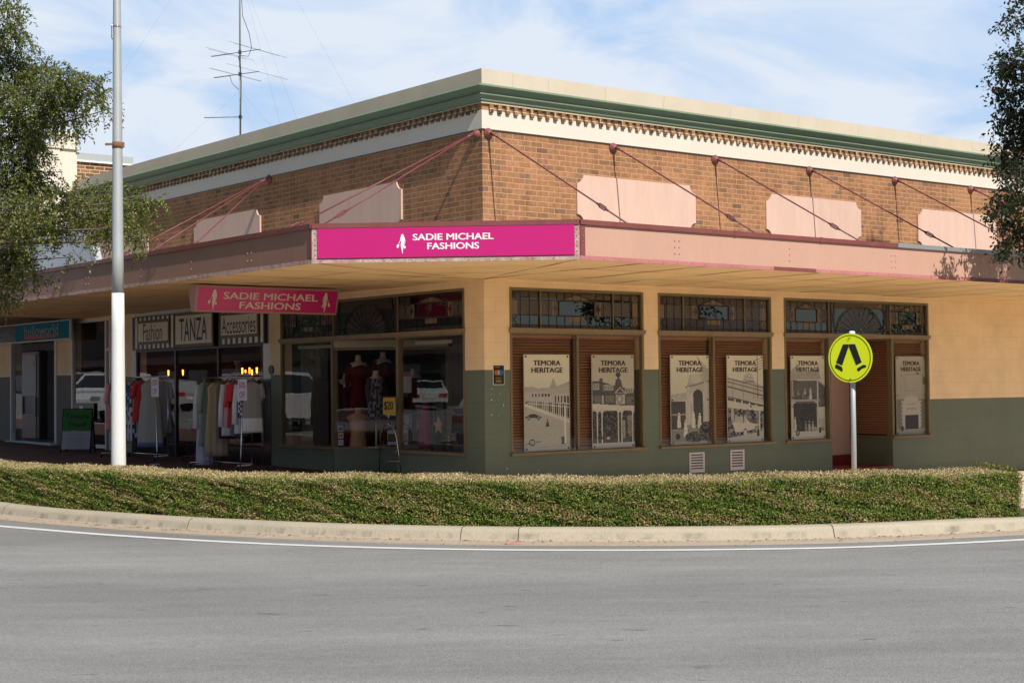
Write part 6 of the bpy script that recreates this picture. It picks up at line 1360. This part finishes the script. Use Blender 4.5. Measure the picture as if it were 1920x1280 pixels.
LT= [(-7.72, 23.53, 7.41, 0.34, 0.31, 1), (-7.8, 24.08, 7.15, 0.28, 0.23, 0.8), (-7.47, 23.77, 7.17, 0.11, 0.18, 0.5), (-7.98, 24.19, 6.69, 0.58, 0.37, 1), (-7.41, 24.23, 6.67, 0.42, 0.28, 0.9), (-6.7, 23.22, 6.31, 0.34, 0.26, 1), (-6.36, 23.12, 6.17, 0.29, 0.22, 1), (-6.54, 24.61, 6.26, 0.17, 0.17, 0.9), (-7.41, 23.57, 6.06, 0.61, 0.41, 1), (-6.87, 23.52, 5.97, 0.36, 0.31, 1), (-7.03, 24.89, 5.89, 0.21, 0.15, 0.6), (-7.7, 23.95, 5.59, 0.54, 0.41, 1), (-7.56, 24.61, 5.67, 0.29, 0.34, 0.8), (-7.79, 23.96, 5.02, 0.54, 0.41, 1), (-7.49, 24.25, 4.89, 0.35, 0.33, 1), (-6.71, 23.37, 4.54, 0.35, 0.21, 1), (-6.46, 24.24, 4.62, 0.38, 0.28, 1), (-5.71, 23.32, 4.48, 0.34, 0.24, 1), (-5.43, 23.44, 4.54, 0.23, 0.11, 0.6), (-7.23, 23.21, 4.27, 0.48, 0.34, 1), (-7.11, 24.46, 4.32, 0.4, 0.27, 1), (-6.31, 24.16, 4.24, 0.37, 0.28, 1), (-5.58, 22.93, 4.06, 0.27, 0.22, 0.9), (-5.58, 23.28, 3.88, 0.16, 0.08, 0.5), (-7.89, 24.39, 4.19, 0.4, 0.42, 1), (-7.94, 24.68, 3.75, 0.36, 0.31, 1), (-7.99, 24.39, 3.27, 0.25, 0.32, 1), (-7.41, 24.76, 3.88, 0.14, 0.2, 0.3), (-6.76, 23.81, 3.69, 0.21, 0.08, 0.3), (-7.39, 24.54, 3.44, 0.12, 0.17, 0.3), (-7.48, 23.9, 3.52, 0.23, 0.18, 0.7), (-5.93, 23.6, 5.99, 0.16, 0.06, 0.3), (-6.32, 23.27, 3.98, 0.16, 0.13, 0.5), (-8.46, 23.43, 7.11, 0.73, 0.56, 0.8), (-8.53, 23.62, 6.0, 0.73, 0.73, 0.8), (-9.18, 25.42, 5.1, 0.79, 0.7, 0.8), (-8.72, 24.15, 3.84, 0.75, 0.66, 0.7), (-10.33, 24.6, 6.63, 1.02, 1.1, 0.5), (-10.0, 23.82, 4.57, 0.98, 1.07, 0.5), (-11.56, 24.32, 5.65, 0.92, 1.17, 0.4), (-9.18, 24.03, 8.51, 0.99, 0.74, 0.6), (-10.56, 23.94, 8.25, 0.99, 0.74, 0.4)]
RT= [(8.06, 24.54, 7.42, 0.19, 0.27, 0.5), (8.05, 24.54, 6.67, 0.25, 0.29, 1), (7.89, 25.05, 6.61, 0.14, 0.1, 0.6), (8.03, 24.69, 6.19, 0.24, 0.22, 1), (8.23, 25.09, 5.78, 0.24, 0.35, 1), (7.94, 24.97, 5.83, 0.12, 0.09, 0.5), (8.15, 25.19, 5.32, 0.23, 0.31, 0.9), (7.77, 24.67, 5.29, 0.1, 0.06, 0.4), (7.79, 23.86, 4.63, 0.25, 0.34, 1), (7.88, 24.98, 4.3, 0.15, 0.1, 0.6), (8.05, 25.14, 4.36, 0.22, 0.22, 0.9), (8.19, 25.05, 4.0, 0.26, 0.31, 0.8), (7.9, 24.51, 3.71, 0.19, 0.17, 0.7), (8.67, 24.74, 7.83, 0.51, 0.51, 0.8), (8.45, 23.94, 6.54, 0.49, 0.58, 0.9), (8.77, 24.93, 5.62, 0.51, 0.6, 0.9), (8.65, 24.52, 4.37, 0.51, 0.59, 0.9), (8.63, 24.06, 3.4, 0.41, 0.37, 0.8), (9.32, 23.7, 6.98, 0.65, 0.73, 0.7), (9.78, 24.97, 5.7, 0.69, 0.77, 0.7), (9.83, 25.18, 4.26, 0.69, 0.78, 0.7), (10.21, 23.74, 5.82, 0.57, 0.98, 0.5), (10.25, 24.88, 9.06, 0.51, 0.68, 0.8), (10.1, 24.26, 9.98, 0.38, 0.58, 0.8), (10.33, 23.84, 9.16, 0.41, 0.57, 0.7), (10.29, 24.07, 10.5, 0.25, 0.5, 0.8)]

_, nL = tree('street_tree', (-9.6, 24.6, .2), 'feathery light green street tree overhanging the awning at the left edge', LT, ([(-9.6, 24.6, .1), (-9.55, 24.6, 2.0), (-9.4, 24.5, 3.4), (-9.2, 24.4, 4.6), (-8.9, 24.3, 5.8), (-8.7, 24.2, 7.2)], [.19, .17, .15, .12, .08, .05]), 105, (.055, .024, .014), [(.38, (.12, .155, .030)), (.34, (.20, .22, .05)), (.18, (.06, .09, .022)), (.10, (.30, .28, .10))], .60, 5, group='street trees')
_, nR = tree('street_tree', (10.75, 24.6, .0), 'dark broad-leaved street tree at the right edge in front of the awning', RT, ([(10.75, 24.6, -.1), (10.72, 24.6, 2.2), (10.6, 24.5, 4.0), (10.5, 24.5, 6.0), (10.4, 24.5, 8.0), (10.3, 24.6, 10.2)], [.17, .15, .12, .09, .06, .03]), 130, (.082, .042, .032), [(.5, (.030, .048, .020)), (.3, (.045, .07, .028)), (.15, (.02, .03, .014)), (.05, (.10, .06, .03))], .25, 9, group='street trees')
# trees mirrored in the glass (stand across the two streets)
def far_tree(lx, ly, h, r, label, seed):
    r_ = np.random.default_rng(seed); w = Wd(lx, ly, 0); cl = []
    for k in range(16): a, e = r_.uniform(0, 6.28), r_.uniform(-.5, 1); cl.append((w.x + r * .62 * math.cos(a) * math.cos(e), w.y + r * .62 * math.sin(a) * math.cos(e), h - r + r * .8 * math.sin(e), r * .42, r * .36, 1))
    tree('street_tree', (w.x, w.y, ZR(lx, ly)), label, cl, ([(w.x, w.y, -.2), (w.x, w.y, h * .3), (w.x + .1, w.y, h * .6), (w.x, w.y, h * .85)], [.2, .17, .12, .05]), 9, (.16, .10, .10), [(.6, (.05, .085, .025)), (.4, (.09, .12, .04))], .2, seed, twig=.6, group='trees seen only as reflections')
for a in ((13, -30, 5.0, 2.6, 'small tree just across the right street corner, seen as reflection', 36), (30, -27, 7.5, 2.8, 'broad low tree across the right street, seen in the middle window glass', 37), (44, -36, 5.0, 2.6, 'spreading tree across the right street, seen as reflection', 38), (23, -33, 4.3, 2.4, 'tree standing nearest the corner across the right street, seen in the first window glass', 31), (35, -25, 4.4, 2.4, 'tree across the right street, reflected in the window left of the recessed door', 32), (56, -34, 8, 3.2, 'taller tree further along the right street, seen as reflection', 33), (-31, 30, 8, 3.4, 'tree across the left street behind the white sedan', 34), (-32, 58, 9, 4, 'tree far along the left street, seen as reflection', 35)): far_tree(*a)

# ================================================================== PARKED CARS AND SHOPS ACROSS THE STREET (seen in the glass)
def car(lx, ly, ang, col, kind, label):
    z0 = ZR(lx, ly); o = thing('parked_car', label, 'car', (lx, ly, z0), 'cars parked across the left street', rot=ang, absolute=False)
    if kind == 'sedan': L_, Wd_, prof_ = 4.6, 1.75, [(-2.3, .35), (-2.28, .78), (-2.1, .93), (-1.55, .98), (-.95, 1.38), (-.3, 1.42), (.45, 1.38), (1.15, .98), (2.0, .86), (2.28, .66), (2.3, .35)]; gl = (-1.5, 1.1, .98)
    elif kind == 'hatch': L_, Wd_, prof_ = 4.0, 1.7, [(-2.0, .35), (-2.0, .9), (-1.75, 1.4), (-.9, 1.5), (.3, 1.46), (1.05, 1.0), (1.8, .86), (2.0, .6), (2.0, .35)]; gl = (-1.85, 1.0, 1.0)
    else: L_, Wd_, prof_ = 4.8, 1.85, [(-2.4, .45), (-2.4, 1.1), (-2.2, 1.78), (-1.0, 1.86), (.5, 1.8), (1.1, 1.2), (2.1, 1.08), (2.38, .85), (2.4, .45)]; gl = (-2.3, 1.05, 1.18)
    h = Wd_ / 2; b = MB(); n = len(prof_); zt_ = gl[2]
    def hw(z): return h * (1 - .17 * max(0, z - zt_) / .5) * (1 - .05 * max(0, .6 - z))
    for sgn in (1, -1): b.face([(x, sgn * hw(z), z) for x, z in (prof_ if sgn < 0 else prof_[::-1])], smooth=False)
    for i in range(n - 1):
        (xa, za), (xb, zb_) = prof_[i], prof_[i + 1]; b.face([(xa, -hw(za), za), (xb, -hw(zb_), zb_), (xb, hw(zb_), zb_), (xa, hw(za), za)][::-1])
    b.face([(prof_[0][0], -h, .35), (prof_[0][0], h, .35), (prof_[-1][0], h, .35), (prof_[-1][0], -h, .35)])
    b.build('body', mat('car paint ' + label[:8], col, rough=.25, var=.01, coat=.6, metal=.2), o)
    g = MB(); up_ = [(x, z) for x, z in prof_ if z > zt_ - .01]
    a0_, a1_ = up_[0], up_[-1]
    for sgn in (1, -1):
        q = [(a0_[0] + .18, zt_ + .03)] + [(x * .93 + .0, z - .09) for x, z in up_[1:-1]] + [(a1_[0] - .12, zt_ + .03)]
        g.face([(x, sgn * (hw(z) + .006), z) for x, z in (q if sgn < 0 else q[::-1])])
    for (xa, za), (xb, zb_) in ((up_[0], up_[1]), (up_[-2], up_[-1])):
        dx, dz = xb - xa, zb_ - za; nrm = Vector((-dz, 0, dx)).normalized() * .008
        pts = [(xa + dx * .12, -hw(za) * .88, za + dz * .12), (xb - dx * .12, -hw(zb_) * .9, zb_ - dz * .12), (xb - dx * .12, hw(zb_) * .9, zb_ - dz * .12), (xa + dx * .12, hw(za) * .88, za + dz * .12)]
        g.face([Vector(p) + nrm for p in pts][::-1])
    g.build('windows', 'dgrey' if False else mat('car window tint', (.01, .012, .014), rough=.05, var=.0, spec=.9), o)
    for x in (-L_ * .31, L_ * .31):
        for sgn in (1, -1):
            w_ = MB(); w_.tube([(x, sgn * (h - .2), .33), (x, sgn * (h + .012), .33)], .33, 20); wo_ = w_.build('wheel', 'black', o); w_ = MB(); w_.tube([(x, sgn * (h + .013), .33), (x, sgn * (h + .02), .33)], .2, 16); w_.build('rim', 'chrome', wo_)
    l = MB(); xr = prof_[1][0] - .01
    for sgn in (1, -1): l = MB(); l.box(xr - .01, xr + .06, sgn * (h - .42), sgn * (h - .03), prof_[1][1] - .2, prof_[1][1] - .03); l.build('tail_light', 'redp', o)
    xf = prof_[-2][0]
    for sgn in (1, -1): l = MB(); l.box(xf - .06, xf + .012, sgn * (h - .42), sgn * (h - .05), prof_[-2][1] - .06, prof_[-2][1] + .1); l.build('headlight', 'chrome', o)
    l = MB(); l.box(prof_[0][0] - .012, prof_[0][0], -.25, .25, .55, .67); l.build('number_plate', 'plate', o)
    return o
car(-29.4, 43.5, math.radians(120), (.75, .75, .74), 'sedan', 'white sedan parked across the street, mirrored in the right display window')
car(-9.6, 23.2, math.radians(150), (.72, .72, .70), 'suv', 'white four wheel drive mirrored above the right clothes rack')
car(-24.6, 73.1, math.radians(60), (.40, .41, .42), 'suv', 'silver four wheel drive mirrored in the white framed shop window')
car(-17.6, 48.8, math.radians(65), (.45, .46, .48), 'hatch', 'silver hatchback mirrored above the left clothes rack')
car(-13.0, 26.4, math.radians(115), (.22, .17, .20), 'hatch', 'dull maroon hatchback mirrored in the left display window')
car(-9.8, 36.5, math.radians(-40), (.70, .70, .68), 'suv', 'white four wheel drive facing the travel shop window')
car(-10.2, 12.6, math.radians(140), (.62, .64, .63), 'sedan', 'pale sedan nearest the corner, mirrored beside the window edge')
for (x0, x1, h_, col, lab) in ((-60, -16, 5.5, (.07, .05, .04), 'dark brick shop row behind the road, mirrored in the angled glass'), (2, 34, 3.6, (.22, .13, .08), 'low brown brick shop row across the right street'), (34.2, 100, 4.4, (.14, .10, .08), 'dark roofed shops further along the right street')):
    s = thing('opposite_building', lab, 'building', ((x0 + x1) / 2, -44, 0)); mb = MB(); mb.box(x0, x1, -52, -44, -2, h_); mb.build('wall', mat('far wall', col, rough=.8, var=.12), s)
    mb = MB(); mb.box(x0 + .1, x1 - .1, -43.9, -40.5, 2.4, 2.8); mb.build('awning', mat('far awning', (.12, .07, .05), var=.1), s)
for (y0, y1, h_, col, lab) in ((-10, 20, 6.0, (.09, .06, .045), 'brown brick shop row building opposite the corner'), (20.2, 62, 6.6, (.10, .08, .06), 'tan rendered shop building across the left street'), (62.2, 130, 7.2, (.07, .06, .05), 'dark fronted bank building far along the left street')):
    s = thing('opposite_building', lab, 'building', (-38, (y0 + y1) / 2, 0)); mb = MB(); mb.box(-46, -38, y0, y1, 0, h_); mb.box(-38.1, -37.9, y0, y1, h_ - .5, h_ + .2); mb.build('wall', mat('far wall', col, rough=.8, var=.12), s)
    mb = MB(); mb.box(-37.9, -34.2, y0 + .2, y1 - .2, 3.4, 3.9); mb.build('awning', mat('far awning', (.18, .09, .07), var=.1), s)
    k = y0 + 1
    while k < y1 - 4: mb = MB(); mb.box(-38.03, -37.97, k, k + 3, .9, 3.0); mb.build('window', mat('far glass', (.02, .02, .025), rough=.1, spec=.8) if 'far glass' not in bpy.data.materials else bpy.data.materials['far glass'], s); k += 5
s = thing('bank_sign', 'dark bank sign with white letters and a red star, seen mirrored in the window', 'sign', (-34.1, 96.2, 5.6), absolute=False)
mb = MB(); mb.box(-.1, .1, -2.4, 2.4, 0, 1.1); mb.build('board', 'black', s)
mb = MB(); mb.text('nab', 1.9, .8, (.105, -.3 + .9, .5), (0, 1, 0), (0, 0, 1), bold=.05); mb.build('lettering', 'text_white', s)
mb = MB(); st = [(.35 * (1 if k % 2 == 0 else .42) * math.cos(math.pi * k / 5 + .3) - 1.3, .55 + .35 * (1 if k % 2 == 0 else .42) * math.sin(math.pi * k / 5 + .3)) for k in range(10)]; mb.prism(st, 'x', .105, .12); mb.build('red_star', 'redp', s)
print('leaves', nL, nR, 'objects', len(bpy.data.objects))

s = single(MB().bbox(-.09, .09, -.05, .05, 0, .022, .012), 'road_reflector', 'trim', 'small red raised reflector on the asphalt beside the white edge line', 'reflector', (0, 0, 0)); s.location = (-.01, 16.12, .004); s.rotation_euler = (0, 0, 0)

# leaf litter and grit gathered in the gutter
n = 900; k_ = rng.integers(40, 128, n); d_ = -rng.exponential(.10, n) - .02; T_ = np.gradient(KERB, axis=0); T_ /= np.linalg.norm(T_, axis=1, keepdims=True); N_ = np.stack([-T_[:, 1], T_[:, 0]], 1) * SGN
P2_ = KERB[k_] + N_[k_] * d_[:, None] + T_[k_] * rng.uniform(-.4, .4, n)[:, None]
P_ = np.concatenate([P2_, (.024 + rng.uniform(0, .006, n))[:, None]], 1); P_[:, 2] = np.where(d_ < -.3, .006, P_[:, 2])
C_ = np.where((rng.random(n) < .6)[:, None], np.array([[.16, .10, .05]]), np.array([[.10, .09, .04]])) * rng.uniform(.6, 1.4, (n, 1))
o = quads_mesh('leaf_litter', leaf_quads(P_, np.concatenate([rng.normal(0, 1, (n, 2)), rng.normal(0, .1, (n, 1))], 1), np.tile(np.array([[0, 0, 1.0]]), (n, 1)) + rng.normal(0, .2, (n, 3)), rng.uniform(.015, .045, n), rng.uniform(.008, .022, n)), C_, 'leaf'); o.location = Wd(0, 0); o.rotation_euler = (0, 0, BANG); tag(o, 'dry leaf litter and grit lying in the gutter', 'leaf litter', kind='stuff')
